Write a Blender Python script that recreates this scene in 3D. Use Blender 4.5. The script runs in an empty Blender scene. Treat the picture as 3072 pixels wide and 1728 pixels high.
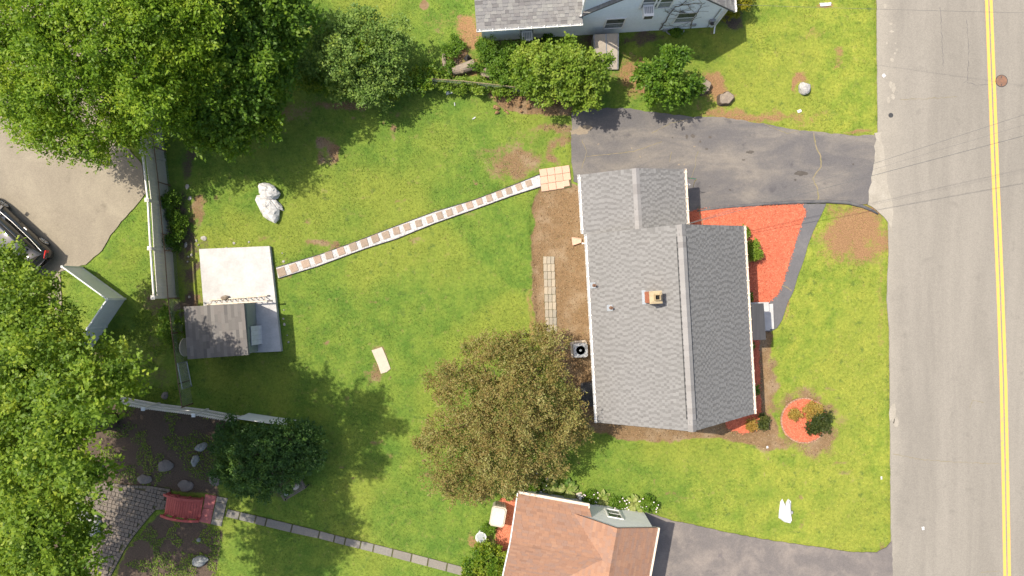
import bpy, math, random
import numpy as np
from mathutils import Vector, Matrix
random.seed(7)
rng = np.random.default_rng(7)
R = math.radians
SC = bpy.context.scene
COL = SC.collection

# ---------------------------------------------------------------- camera, sky, sun, exposure
PPM = 60.0                       # survey scale: photo pixels per metre on the ground
H = 3072 / PPM / 1.5             # drone height, 24 mm equivalent lens looking straight down
cam = bpy.data.cameras.new('camera'); cam.sensor_width = 36; cam.lens = 24; cam.clip_end = 2000; cam.clip_start = 0.5
camo = bpy.data.objects.new('camera', cam); COL.objects.link(camo); camo.location = (0, 0, H)
SC.camera = camo
SUNV = Vector((-0.54, 0.24, 1.0)).normalized()
world = bpy.data.worlds.new('World'); SC.world = world; world.use_nodes = True
wn = world.node_tree
sky = wn.nodes.new('ShaderNodeTexSky'); sky.sky_type = 'NISHITA'; sky.sun_disc = False; sky.dust_density = 3.0; sky.ozone_density = 0.8; sky.air_density = 1.0
sky.sun_elevation = math.asin(SUNV.z); sky.sun_rotation = math.atan2(SUNV.x, SUNV.y)
wn.links.new(sky.outputs[0], wn.nodes['Background'].inputs[0])
wn.nodes['Background'].inputs[1].default_value = 0.15
sun = bpy.data.lights.new('sun', 'SUN'); sun.energy = 4.3; sun.angle = R(0.55); sun.color = (1, 0.93, 0.81)
suno = bpy.data.objects.new('sun', sun); COL.objects.link(suno); suno.location = (-20, 10, 40)
suno.rotation_euler = SUNV.to_track_quat('Z', 'Y').to_euler()
SC.view_settings.view_transform = 'Standard'; SC.view_settings.look = 'None'
SC.view_settings.exposure = 0.50; SC.view_settings.gamma = 1
SC.cycles.use_denoising = True
SC.cycles.max_bounces = 6

# ---------------------------------------------------------------- helpers
def W(px, py, z=0.0):
    """survey point of the photo -> place on the site at height z (metres)"""
    k = (1 - z / H) / PPM
    return Vector(((px - 1536) * k, (864 - py) * k, z))
def W2(px, py): v = W(px, py); return (v.x, v.y)
def G(pts): return [W2(*p) for p in pts]

def setp(o, label=None, cat=None, group=None, kind=None):
    if label: o['label'] = label
    if cat: o['category'] = cat
    if group: o['group'] = group
    if kind: o['kind'] = kind
    return o
def link(o, parent=None):
    COL.objects.link(o)
    if parent is not None:
        o.parent = parent
        if parent.type == 'EMPTY':
            o.matrix_parent_inverse = Matrix.Translation(-Vector(parent.location))
        else:
            o.matrix_parent_inverse = parent.matrix_basis.inverted()
    return o
def thing(name, label, cat, loc=(0, 0, 0), group=None):
    o = bpy.data.objects.new(name, None); o.location = loc; o.empty_display_size = 0.2
    COL.objects.link(o); return setp(o, label, cat, group)
def mesh_np(name, v, f, mat=None, smooth=False, rnd=None):
    v = np.asarray(v, np.float32); f = np.asarray(f, np.int32)
    m = bpy.data.meshes.new(name); n, k = f.shape
    m.vertices.add(len(v)); m.vertices.foreach_set('co', v.ravel())
    m.loops.add(n * k); m.loops.foreach_set('vertex_index', f.ravel())
    m.polygons.add(n); m.polygons.foreach_set('loop_start', np.arange(0, n * k, k, dtype=np.int32))
    m.polygons.foreach_set('loop_total', np.full(n, k, np.int32))
    if smooth: m.polygons.foreach_set('use_smooth', np.ones(n, bool))
    if rnd is not None:
        a = m.attributes.new('rnd', 'FLOAT', 'POINT'); a.data.foreach_set('value', np.asarray(rnd, np.float32))
    m.update(calc_edges=True)
    if mat: m.materials.append(mat)
    return m
def add_mesh(name, m, parent=None, kind=None):
    o = bpy.data.objects.new(name, m); link(o, parent)
    if kind: o['kind'] = kind
    return o

class MB:
    def __init__(s): s.v = []; s.f = []
    def add(s, vs, fs):
        b = len(s.v); s.v += [tuple(x) for x in vs]; s.f += [tuple(i + b for i in q) for q in fs]; return s
    def box(s, c, size, rot=0.0, M=None):
        x, y, z = size[0] / 2, size[1] / 2, size[2] / 2
        P = [Vector((a * x, b * y, d * z)) for a in (-1, 1) for b in (-1, 1) for d in (-1, 1)]
        Q = M if M is not None else Matrix.Rotation(rot, 3, 'Z')
        P = [Q @ p + Vector(c) for p in P]
        return s.add(P, [(0, 1, 3, 2), (4, 6, 7, 5), (0, 4, 5, 1), (2, 3, 7, 6), (0, 2, 6, 4), (1, 5, 7, 3)])
    def hexa(s, lo, hi):
        """two matching rings of points joined to a solid"""
        n = len(lo); P = list(lo) + list(hi)
        fs = [tuple(range(n - 1, -1, -1)), tuple(range(n, 2 * n))] + [(i, (i + 1) % n, n + (i + 1) % n, n + i) for i in range(n)]
        return s.add(P, fs)
    def prism(s, pts, z0, z1):
        a = sum(pts[i][0] * pts[(i + 1) % len(pts)][1] - pts[(i + 1) % len(pts)][0] * pts[i][1] for i in range(len(pts)))
        if a < 0: pts = pts[::-1]
        return s.hexa([(x, y, z0) for x, y in pts], [(x, y, z1) for x, y in pts])
    def slab(s, pts, t):
        """3-D planar polygon given thickness t downwards along its normal"""
        P = [Vector(p) for p in pts]; n = (P[1] - P[0]).cross(P[2] - P[0]).normalized()
        if n.z < 0: P = P[::-1]; n = -n
        return s.hexa([p - n * t for p in P], P)
    def tube(s, pts, r, n=8, cap=True):
        P = [Vector(p) for p in pts]; rr = r if isinstance(r, (list, tuple)) else [r] * len(P)
        b = len(s.v); up = Vector((0, 0, 1)); vs = []
        for i, p in enumerate(P):
            d = (P[min(i + 1, len(P) - 1)] - P[max(i - 1, 0)]).normalized()
            a = d.cross(up if abs(d.z) < 0.95 else Vector((1, 0, 0))).normalized(); c = a.cross(d)
            vs += [p + (a * math.cos(2 * math.pi * k / n) + c * math.sin(2 * math.pi * k / n)) * rr[i] for k in range(n)]
        fs = [(i * n + k, i * n + (k + 1) % n, (i + 1) * n + (k + 1) % n, (i + 1) * n + k) for i in range(len(P) - 1) for k in range(n)]
        if cap: fs += [tuple(range(n - 1, -1, -1)), tuple((len(P) - 1) * n + k for k in range(n))]
        return s.add(vs, fs)
    def lathe(s, c, prof, n=20):
        c = Vector(c); vs = [c + Vector((r * math.cos(2 * math.pi * k / n), r * math.sin(2 * math.pi * k / n), z)) for r, z in prof for k in range(n)]
        fs = [(i * n + k, i * n + (k + 1) % n, (i + 1) * n + (k + 1) % n, (i + 1) * n + k) for i in range(len(prof) - 1) for k in range(n)]
        fs += [tuple(range(n - 1, -1, -1)), tuple((len(prof) - 1) * n + k for k in range(n))]
        return s.add(vs, fs)
    def mesh(s, name, mat, smooth=False):
        m = bpy.data.meshes.new(name); m.from_pydata(s.v, [], s.f)
        if smooth: m.polygons.foreach_set('use_smooth', [True] * len(m.polygons))
        if mat: m.materials.append(mat)
        m.update(); return m
    def build(s, name, mat, parent=None, smooth=False, kind=None):
        return add_mesh(name, s.mesh(name, mat, smooth), parent, kind)

UNIT = {}
def piece(name, M, mat, parent, key='box'):
    """a shared unit-box piece placed by matrix M (world)"""
    k = (key, mat.name)
    if k not in UNIT:
        b = MB()
        if key == 'shingle':   # wedge: thick lower edge (y=0), thin upper edge (y=1)
            b.add([(0, 0, 0), (1, 0, 0), (1, 1, 0), (0, 1, 0), (0, 0, 1), (1, 0, 1), (1, 1, .25), (0, 1, .25)],
                  [(4, 5, 6, 7), (0, 1, 5, 4), (1, 2, 6, 5), (3, 0, 4, 7), (2, 3, 7, 6)])
        elif key == 'paver':   # bevelled block
            e = .06
            b.hexa([(-.5, -.5, -.5), (.5, -.5, -.5), (.5, .5, -.5), (-.5, .5, -.5)], [(-.5, -.5, .3), (.5, -.5, .3), (.5, .5, .3), (-.5, .5, .3)])
            b.f.pop(1)
            b.add([(-.5, -.5, .3), (.5, -.5, .3), (.5, .5, .3), (-.5, .5, .3), (-.5 + e, -.5 + e, .5), (.5 - e, -.5 + e, .5), (.5 - e, .5 - e, .5), (-.5 + e, .5 - e, .5)],
                  [(0, 1, 5, 4), (1, 2, 6, 5), (2, 3, 7, 6), (3, 0, 4, 7), (4, 5, 6, 7)])
        else:
            b.box((0, 0, 0), (1, 1, 1))
        UNIT[k] = b.mesh(name, mat)
    o = bpy.data.objects.new(name, UNIT[k]); o.matrix_basis = M
    link(o, parent); return o
def basis(o, u, v, n):
    return Matrix(((u[0], v[0], n[0], o[0]), (u[1], v[1], n[1], o[1]), (u[2], v[2], n[2], o[2]), (0, 0, 0, 1)))
def boxM(c, size, rot=0.0):
    return Matrix.Translation(Vector(c)) @ Matrix.Rotation(rot, 4, 'Z') @ Matrix.Diagonal((*size, 1))

# ---- numpy noise and polygons
def vnoise(x, y, seed=0):
    g = np.random.default_rng(1000 + seed).random((256, 256))
    xi = np.floor(x).astype(int); yi = np.floor(y).astype(int); fx = x - xi; fy = y - yi
    fx = fx * fx * (3 - 2 * fx); fy = fy * fy * (3 - 2 * fy)
    a = g[xi % 256, yi % 256]; b = g[(xi + 1) % 256, yi % 256]; c = g[xi % 256, (yi + 1) % 256]; d = g[(xi + 1) % 256, (yi + 1) % 256]
    return (a * (1 - fx) + b * fx) * (1 - fy) + (c * (1 - fx) + d * fx) * fy
def fbm(x, y, s, o=4, seed=0):
    t = 0; a = .5
    for i in range(o): t = t + a * vnoise(x * s * 2 ** i + 17.3 * i, y * s * 2 ** i - 9.1 * i, seed + i); a *= .5
    return t / (1 - .5 ** o)
def inpoly(x, y, P):
    r = np.zeros(np.shape(x), bool); n = len(P)
    for i in range(n):
        x0, y0 = P[i]; x1, y1 = P[(i + 1) % n]
        if y0 == y1: continue
        r ^= ((y0 > y) != (y1 > y)) & (x < (x1 - x0) * (y - y0) / (y1 - y0) + x0)
    return r
def pdist(x, y, P):
    d = np.full(np.shape(x), 1e9); n = len(P)
    for i in range(n):
        x0, y0 = P[i]; x1, y1 = P[(i + 1) % n]; dx, dy = x1 - x0, y1 - y0
        t = np.clip(((x - x0) * dx + (y - y0) * dy) / (dx * dx + dy * dy + 1e-9), 0, 1)
        d = np.minimum(d, np.hypot(x - x0 - t * dx, y - y0 - t * dy))
    return d
def sdf(x, y, P): return np.where(inpoly(x, y, P), -1, 1) * pdist(x, y, P)
def wobble(P, step=.22, amp=.03, seed=0):
    out = []; n = len(P); r = random.Random(seed)
    for i in range(n):
        a = Vector(P[i]).to_2d(); b = Vector(P[(i + 1) % n]).to_2d(); L = (b - a).length; k = max(1, int(L / step))
        nn = Vector((-(b - a).y, (b - a).x)) / max(L, 1e-6)
        for j in range(k):
            p = a.lerp(b, j / k) + nn * r.uniform(-amp, amp); out.append((p.x, p.y))
    return out

# ---------------------------------------------------------------- materials
def ND(nt, t, **k):
    n = nt.nodes.new(t)
    for a, b in k.items(): setattr(n, a, b)
    return n
def noise(nt, scale, detail=4, rough=.6, vec=None, dist=0):
    n = ND(nt, 'ShaderNodeTexNoise'); n.inputs['Scale'].default_value = scale; n.inputs['Detail'].default_value = detail
    n.inputs['Roughness'].default_value = rough; n.inputs['Distortion'].default_value = dist
    if vec is not None: nt.links.new(vec, n.inputs['Vector'])
    return n.outputs['Fac']
def ramp(nt, fac, stops):
    n = ND(nt, 'ShaderNodeValToRGB'); e = n.color_ramp.elements
    while len(e) < len(stops): e.new(.5)
    for i, (p, c) in enumerate(stops): e[i].position = p; e[i].color = (*c, 1)
    nt.links.new(fac, n.inputs[0]); return n.outputs[0]
def mixc(nt, fac, a, b, mode='MIX'):
    n = ND(nt, 'ShaderNodeMix', data_type='RGBA', blend_type=mode)
    for sock, v in ((n.inputs[0], fac), (n.inputs[6], a), (n.inputs[7], b)):
        if isinstance(v, (int, float)): sock.default_value = v
        elif isinstance(v, tuple): sock.default_value = (*v, 1)
        else: nt.links.new(v, sock)
    return n.outputs[2]
def mth(nt, op, a, b=0.0, c=None):
    n = ND(nt, 'ShaderNodeMath', operation=op)
    for i, v in enumerate((a, b, c)):
        if v is None: continue
        if isinstance(v, (int, float)): n.inputs[i].default_value = v
        else: nt.links.new(v, n.inputs[i])
    return n.outputs[0]
def sstep(nt, v, lo, hi):
    n = ND(nt, 'ShaderNodeMapRange', interpolation_type='SMOOTHSTEP'); nt.links.new(v, n.inputs[0])
    n.inputs[1].default_value = lo; n.inputs[2].default_value = hi; return n.outputs[0]
def newmat(name):
    m = bpy.data.materials.new(name); m.use_nodes = True; nt = m.node_tree; return m, nt, nt.nodes['Principled BSDF']
def coords(nt): return ND(nt, 'ShaderNodeTexCoord').outputs['Object']
def gcoords(nt): return ND(nt, 'ShaderNodeNewGeometry').outputs['Position']
def rand_piece(nt):
    a = ND(nt, 'ShaderNodeObjectInfo').outputs['Random']; b = ND(nt, 'ShaderNodeNewGeometry').outputs['Random Per Island']
    return mth(nt, 'FRACT', mth(nt, 'ADD', a, b))
def bump(nt, bs, h, strength=.3, dist=.02):
    n = ND(nt, 'ShaderNodeBump'); n.inputs['Strength'].default_value = strength; n.inputs['Distance'].default_value = dist
    nt.links.new(h, n.inputs['Height']); nt.links.new(n.outputs[0], bs.inputs['Normal'])
def surf(name, c1, c2, scale=2.0, rough=.85, fine=30, famp=.25, bmp=.25, rnd=None, rmix=.7, spec=.3, metal=0, stretch=None):
    """weathered surface: two colours by noise, fine mottling, optional per-piece colours"""
    m, nt, b = newmat(name); p = gcoords(nt)
    if stretch:
        mp = ND(nt, 'ShaderNodeMapping'); mp.inputs['Scale'].default_value = stretch; nt.links.new(p, mp.inputs[0]); p = mp.outputs[0]
    c = mixc(nt, sstep(nt, noise(nt, scale, 5, .6, p), .3, .7), c1, c2)
    if rnd:
        n = len(rnd); c = mixc(nt, rmix, c, ramp(nt, rand_piece(nt), [(i / max(n - 1, 1), q) for i, q in enumerate(rnd)]))
    f = noise(nt, fine, 3, .7, p)
    c = mixc(nt, 1.0, c, ramp(nt, f, [(.25, (1 - famp,) * 3), (.75, (1 + famp,) * 3)]), 'MULTIPLY')
    nt.links.new(c, b.inputs['Base Color']); b.inputs['Roughness'].default_value = rough
    b.inputs['Specular IOR Level'].default_value = spec; b.inputs['Metallic'].default_value = metal
    if bmp: bump(nt, b, f, bmp, .01)
    return m
def leafmat(name, cols, trans=.35, spec=.25, nscale=.8):
    m, nt, b = newmat(name)
    at = ND(nt, 'ShaderNodeAttribute', attribute_name='rnd').outputs['Fac']
    n1 = noise(nt, nscale, 3, .6, gcoords(nt))
    f = mth(nt, 'ADD', mth(nt, 'MULTIPLY', at, .6), mth(nt, 'MULTIPLY', sstep(nt, n1, .3, .7), .4))
    k = len(cols); c = ramp(nt, f, [(.1 + .8 * i / (k - 1), q) for i, q in enumerate(cols)])
    nt.links.new(c, b.inputs['Base Color']); b.inputs['Roughness'].default_value = .5; b.inputs['Specular IOR Level'].default_value = spec
    t = ND(nt, 'ShaderNodeBsdfTranslucent'); nt.links.new(mixc(nt, .5, c, mixc(nt, 1.0, c, (1.5, 1.35, .4), 'MULTIPLY')), t.inputs[0])
    mx = ND(nt, 'ShaderNodeMixShader'); mx.inputs[0].default_value = trans
    nt.links.new(b.outputs[0], mx.inputs[1]); nt.links.new(t.outputs[0], mx.inputs[2])
    nt.links.new(mx.outputs[0], nt.nodes['Material Output'].inputs[0]); return m

def grass_color(nt, p):
    big = noise(nt, .16, 3, .5, p); med = noise(nt, .9, 5, .68, p); fin = noise(nt, 7, 4, .7, p)
    sx = ND(nt, 'ShaderNodeSeparateXYZ'); nt.links.new(p, sx.inputs[0])
    # the road-side lawn is thinner and yellower than the back yard
    front = sstep(nt, mth(nt, 'ADD', sx.outputs[0], mth(nt, 'MULTIPLY', big, 8.0)), 7.0, 19.0)
    lo = mixc(nt, front, (.088, .160, .024), (.142, .205, .028)); hi = mixc(nt, front, (.158, .220, .034), (.262, .285, .044))
    c = mixc(nt, sstep(nt, med, .32, .68), lo, hi)
    c = mixc(nt, mth(nt, 'MULTIPLY', sstep(nt, big, .45, .62), .6), c, (.222, .245, .040))
    c = mixc(nt, mth(nt, 'MULTIPLY', sstep(nt, noise(nt, 2.1, 4, .65, p), .57, .70), .65), c, (.078, .122, .028))
    c = mixc(nt, mth(nt, 'MULTIPLY', sstep(nt, noise(nt, 2.6, 5, .7, p), .56, .72), .45), c, (.245, .205, .075))
    c = mixc(nt, 1.0, c, ramp(nt, fin, [(.25, (.68, .72, .72)), (.75, (1.3, 1.25, 1.28))]), 'MULTIPLY')
    return c
def ground_material():
    m, nt, b = newmat('ground'); p = gcoords(nt)
    c = grass_color(nt, p)
    at = ND(nt, 'ShaderNodeVertexColor', layer_name='cover'); s = ND(nt, 'ShaderNodeSeparateColor'); nt.links.new(at.outputs[0], s.inputs[0])
    f1 = noise(nt, 3.5, 6, .72, p); f2 = noise(nt, 22, 4, .75, p)
    f3 = mth(nt, 'ADD', mth(nt, 'MULTIPLY', f1, .65), mth(nt, 'MULTIPLY', noise(nt, 13, 5, .75, p), .75))
    def fac(ch, amp=1.25): return sstep(nt, mth(nt, 'ADD', ch, mth(nt, 'MULTIPLY', mth(nt, 'SUBTRACT', f3, .7), amp)), .30, .66)
    dirt = mixc(nt, sstep(nt, f2, .25, .75), (.125, .075, .036), (.30, .195, .105))
    dirt = mixc(nt, mth(nt, 'MULTIPLY', sstep(nt, noise(nt, 6, 5, .7, p), .42, .62), .6), dirt, (.15, .098, .05))
    dirt = mixc(nt, sstep(nt, noise(nt, .9, 4, .6, p), .45, .75), dirt, (.275, .20, .125))
    straw = mixc(nt, sstep(nt, f2, .25, .75), (.14, .072, .036), (.37, .22, .11))
    soil = mixc(nt, sstep(nt, f2, .25, .75), (.045, .034, .026), (.15, .11, .08))
    c = mixc(nt, fac(s.outputs[2]), c, straw); c = mixc(nt, fac(s.outputs[0]), c, dirt); c = mixc(nt, fac(s.outputs[1]), c, soil)
    nt.links.new(c, b.inputs['Base Color']); b.inputs['Roughness'].default_value = .95; b.inputs['Specular IOR Level'].default_value = .1
    bump(nt, b, f2, .5, .03); return m
def blade_material():
    m, nt, b = newmat('grass_blades'); p = gcoords(nt); c = grass_color(nt, p)
    at = ND(nt, 'ShaderNodeAttribute', attribute_name='rnd').outputs['Fac']
    c = mixc(nt, 1.0, c, ramp(nt, at, [(0, (.72, .78, .75)), (.5, (1.05, 1.05, 1)), (.85, (1.4, 1.33, 1.3)), (.93, (2.0, 1.6, 2.6)), (1, (2.4, 1.7, 3.0))]), 'MULTIPLY')
    nt.links.new(c, b.inputs['Base Color']); b.inputs['Roughness'].default_value = .6; b.inputs['Specular IOR Level'].default_value = .2
    t = ND(nt, 'ShaderNodeBsdfTranslucent'); nt.links.new(c, t.inputs[0])
    mx = ND(nt, 'ShaderNodeMixShader'); mx.inputs[0].default_value = .3
    nt.links.new(b.outputs[0], mx.inputs[1]); nt.links.new(t.outputs[0], mx.inputs[2])
    nt.links.new(mx.outputs[0], nt.nodes['Material Output'].inputs[0]); return m
def asphalt(name, base, dust, dark, ds=.6, dthr=(.45, .75), stretch=(1, 1, 1), edge=None):
    m, nt, b = newmat(name); p = gcoords(nt)
    mp = ND(nt, 'ShaderNodeMapping'); mp.inputs['Scale'].default_value = stretch; nt.links.new(p, mp.inputs[0])
    c = mixc(nt, sstep(nt, noise(nt, ds, 6, .65, mp.outputs[0], .4), *dthr), base, dust)
    c = mixc(nt, mth(nt, 'MULTIPLY', sstep(nt, noise(nt, ds * 2.3, 5, .6, p), .58, .75), .7), c, dark)
    if edge:   # sand washed to the road margin
        sx = ND(nt, 'ShaderNodeSeparateXYZ'); nt.links.new(p, sx.inputs[0])
        e = mth(nt, 'ADD', sx.outputs[0], mth(nt, 'MULTIPLY', noise(nt, .8, 5, .6, p), 2.0))
        c = mixc(nt, mth(nt, 'MULTIPLY', sstep(nt, e, edge[1], edge[0]), .8), c, edge[2])
    f = noise(nt, 60, 2, .8, p)
    v = ND(nt, 'ShaderNodeTexVoronoi'); v.inputs['Scale'].default_value = 28; nt.links.new(p, v.inputs['Vector'])
    sp = ND(nt, 'ShaderNodeSeparateColor'); nt.links.new(v.outputs['Color'], sp.inputs[0])
    c = mixc(nt, 1.0, c, ramp(nt, sp.outputs[0], [(0, (.91,) * 3), (.5, (1,) * 3), (1, (1.1,) * 3)]), 'MULTIPLY')
    c = mixc(nt, 1.0, c, ramp(nt, f, [(.2, (.92,) * 3), (.8, (1.08,) * 3)]), 'MULTIPLY')
    nt.links.new(c, b.inputs['Base Color']); b.inputs['Roughness'].default_value = .9; b.inputs['Specular IOR Level'].default_value = .2
    bump(nt, b, f, .3, .006); return m

M = {}
M['ground'] = ground_material(); M['blade'] = blade_material()
M['road'] = asphalt('road_asphalt', (.212, .192, .162), (.255, .231, .194), (.185, .168, .142), .5, (.35, .65), (1.2, .12, 1), (19.2, 20.9, (.300, .270, .222)))
M['drive'] = asphalt('driveway_asphalt', (.122, .113, .110), (.225, .197, .163), (.078, .073, .076), .55, (.38, .76), (.55, 1.3, 1))
M['drive2'] = asphalt('side_driveway_asphalt', (.150, .133, .124), (.225, .193, .168), (.12, .105, .11), .9, (.4, .7))
M['walk'] = asphalt('walk_asphalt', (.125, .12, .122), (.165, .155, .15), (.10, .097, .10), .7)
M['court'] = asphalt('court_asphalt', (.235, .20, .15), (.29, .25, .185), (.165, .14, .105), .35, (.4, .7))
M['apron'] = surf('apron_sand', (.29, .26, .21), (.35, .315, .26), 1.5, .95, 25, .2)
M['berm'] = surf('berm_asphalt', (.085, .083, .088), (.13, .125, .12), 2, .9)
M['yellow'] = surf('yellow_paint', (.82, .42, .055), (.74, .36, .06), 4, .7, 40, .15, .1)
def worn_paint():
    m, nt, b = newmat('worn_yellow_paint'); p = gcoords(nt)
    c = mixc(nt, sstep(nt, noise(nt, 4, 4, .6, p), .3, .7), (.80, .42, .07), (.70, .38, .09))
    c = mixc(nt, mth(nt, 'MULTIPLY', sstep(nt, noise(nt, 9, 6, .75, p), .54, .66), .75), c, (.26, .235, .19))
    nt.links.new(c, b.inputs['Base Color']); b.inputs['Roughness'].default_value = .8; return m
M['yellow'] = worn_paint()
M['crack'] = surf('crack_sand', (.27, .21, .13), (.17, .155, .07), 6, .95, 50, .3)
M['stain'] = surf('oil_stain', (.07, .06, .05), (.10, .085, .07), 3, .6)
M['iron'] = surf('rusty_iron', (.24, .125, .075), (.17, .10, .07), 8, .7, 60, .2)
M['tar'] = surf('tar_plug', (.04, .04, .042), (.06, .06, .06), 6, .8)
M['mulch'] = surf('red_mulch', (.55, .150, .078), (.42, .100, .052), 5, .9, 35, .45, .8)
M['chip'] = surf('mulch_chip', (.58, .16, .085), (.50, .13, .066), 5, .85, 30, .2, .2, rnd=[(.33, .075, .04), (.58, .155, .08), (.68, .25, .15)], rmix=.7)
M['concrete'] = surf('white_concrete', (.50, .482, .462), (.41, .395, .378), 1.8, .85, 9, .10, .1)
M['concrete2'] = surf('old_concrete', (.52, .43, .33), (.46, .39, .31), 2, .9, 25, .15)
M['gravel'] = surf('white_gravel', (.52, .50, .475), (.46, .44, .42), 8, .9, 60, .25, .5)
M['gstone'] = surf('white_gravel_stone', (.52, .50, .475), (.46, .44, .42), 8, .9, 30, .1, 0, rnd=[(.40, .385, .365), (.58, .56, .54)], rmix=.6)
M['edging'] = surf('black_edging', (.02, .021, .026), (.04, .04, .05), 5, .5, bmp=0)
M['step'] = surf('stepping_stone', (.30, .22, .16), (.40, .28, .21), 4, .9, 25, .3, .4, rnd=[(.20, .162, .118), (.36, .275, .205), (.28, .222, .165), (.24, .20, .15), (.35, .255, .19)], rmix=.6)
M['pinkpaver'] = surf('pink_paver', (.56, .35, .24), (.48, .31, .22), 3, .9, 25, .12, .3, rnd=[(.50, .33, .23), (.60, .38, .27), (.56, .37, .28)], rmix=.6)
M['greypaver'] = surf('grey_paver', (.33, .28, .21), (.26, .23, .18), 3, .9, 25, .2, .3, rnd=[(.24, .22, .18), (.42, .34, .24), (.30, .26, .20)], rmix=.6)
M['paver'] = surf('cobble_paver', (.19, .155, .125), (.15, .13, .108), 3, .9, 25, .2, .4, rnd=[(.125, .105, .085), (.195, .155, .12), (.155, .132, .108), (.175, .14, .112)], rmix=.7)
M['joint'] = surf('joint_sand', (.10, .085, .05), (.08, .09, .03), 3, .95, 20, .3, .4)
M['flag'] = surf('bluestone_flag', (.19, .185, .165), (.23, .21, .18), 1.5, .9, 20, .2, .2, rnd=[(.155, .152, .135), (.25, .22, .175), (.18, .155, .125), (.22, .20, .17)], rmix=.6)
M['white'] = surf('white_siding', (.74, .75, .73), (.70, .71, .69), 1.2, .55, 12, .04, .05)
M['siding'] = surf('painted_clapboard', (.80, .835, .84), (.74, .775, .78), .8, .6, 10, .07, .1)
M['greysiding'] = surf('grey_vinyl_siding', (.80, .79, .74), (.75, .74, .69), 1, .5, 12, .05, .05)
M['trim'] = surf('white_trim', (.80, .79, .75), (.74, .72, .68), 2, .45, 15, .05, .05)
M['cream'] = surf('cream_gutter', (.76, .66, .54), (.70, .60, .49), 2, .5, 15, .06, .05)
M['deckroof'] = surf('roof_felt', (.10, .10, .10), (.13, .125, .12), 3, .95)
M['shingle'] = surf('grey_shingle', (.215, .207, .197), (.185, .178, .169), .45, .92, 60, .15, .3, rnd=[(.185, .177, .168), (.225, .216, .206), (.205, .197, .188), (.24, .232, .22)], rmix=.55)
M['shgap'] = surf('grey_shingle_cutout', (.182, .175, .166), (.158, .152, .144), .45, .95, 60, .2, .3, rnd=[(.145, .138, .13), (.19, .183, .173)], rmix=.6)
M['ridge'] = surf('ridge_shingle', (.26, .245, .23), (.23, .215, .205), .6, .92, 60, .15, .3, rnd=[(.19, .175, .165), (.30, .285, .27), (.25, .235, .225)], rmix=.6)
M['shingleN'] = surf('weathered_shingle', (.22, .21, .20), (.19, .18, .175), .6, .92, 60, .2, .4, rnd=[(.135, .125, .12), (.27, .255, .235), (.20, .19, .185), (.30, .29, .26), (.17, .155, .15)], rmix=.8)
M['shingleR'] = surf('terracotta_shingle', (.325, .178, .112), (.28, .153, .098), .5, .92, 60, .2, .3, rnd=[(.225, .127, .088), (.345, .190, .118), (.305, .166, .106), (.245, .165, .132), (.365, .208, .13)], rmix=.6)
M['deckR'] = surf('terracotta_felt', (.16, .065, .04), (.2, .08, .05), 3, .95)
M['shingleS'] = surf('shed_shingle', (.135, .122, .112), (.115, .106, .10), .6, .92, 60, .2, .3, rnd=[(.09, .084, .08), (.17, .15, .135), (.125, .115, .105), (.195, .178, .16), (.105, .097, .093)], rmix=.75)
M['porchroof'] = surf('charcoal_rolled_roof', (.045, .045, .048), (.058, .057, .06), 1.5, .85, 30, .2, .2, stretch=(8, .4, 1))
M['shedwall'] = surf('shed_siding', (.23, .26, .235), (.20, .225, .205), 1.5, .8, 20, .1, .1)
M['brick'] = surf('chimney_brick', (.40, .14, .075), (.33, .11, .06), 6, .9, 40, .2, .3, rnd=[(.36, .11, .06), (.48, .19, .10), (.30, .11, .07)])
M['mortar'] = surf('mortar', (.48, .42, .34), (.42, .37, .30), 5, .95)
M['crown'] = surf('chimney_crown', (.42, .33, .20), (.35, .27, .165), 4, .9, 25, .25, .4)
M['flue'] = surf('clay_flue', (.40, .30, .16), (.34, .25, .14), 6, .9)
M['black'] = surf('black_soot', (.012, .012, .012), (.02, .02, .02), 5, .9, bmp=0)
M['darkmetal'] = surf('dark_metal', (.05, .048, .05), (.08, .07, .065), 6, .5, bmp=.1)
M['rustrail'] = surf('rusty_rail', (.13, .07, .045), (.20, .13, .08), 10, .8)
M['galv'] = surf('galvanised_steel', (.42, .44, .45), (.36, .38, .40), 6, .45, spec=.5, metal=.6, bmp=.05)
M['tin'] = surf('grey_sheet_metal', (.40, .40, .40), (.33, .33, .33), 5, .45, metal=.4, bmp=.05)
M['vinyl'] = surf('vinyl_fence', (.50, .465, .40), (.45, .42, .365), 1.2, .5, 10, .08, .05)
M['vinylcap'] = surf('vinyl_cap', (.74, .68, .60), (.68, .62, .55), 2, .45, bmp=0)
M['vinylW'] = surf('white_vinyl_panel', (.60, .61, .57), (.56, .57, .53), 1.5, .5, 10, .08, .05)
M['redwood'] = surf('red_painted_wood', (.40, .085, .072), (.44, .105, .085), 3, .75, 25, .2, .3, rnd=[(.36, .07, .06), (.46, .11, .09), (.41, .09, .075)], rmix=.5)
M['redmat'] = surf('red_paver_slab', (.42, .14, .125), (.36, .12, .11), 3, .9, 25, .15, .3)
M['benchwood'] = surf('grey_bench_slat', (.21, .17, .14), (.15, .125, .105), 4, .85, 25, .2, .3, stretch=(1, 1, 1))
M['rock'] = surf('grey_rock', (.42, .40, .37), (.32, .31, .29), 3, .9, 20, .3, .6)
M['flatrock'] = surf('flat_stone', (.20, .17, .15), (.155, .138, .122), 3, .9, 20, .2, .4)
M['whiterock'] = surf('whitewashed_rock', (.66, .635, .60), (.40, .385, .36), 4.0, .85, 14, .28, .8)
M['bluerock'] = surf('blue_grey_rock', (.21, .22, .21), (.31, .31, .29), 5, .85, 15, .3, .6)
M['palemulch'] = surf('pale_mulch', (.56, .20, .115), (.48, .155, .09), 5, .9, 35, .4, .8)
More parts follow.
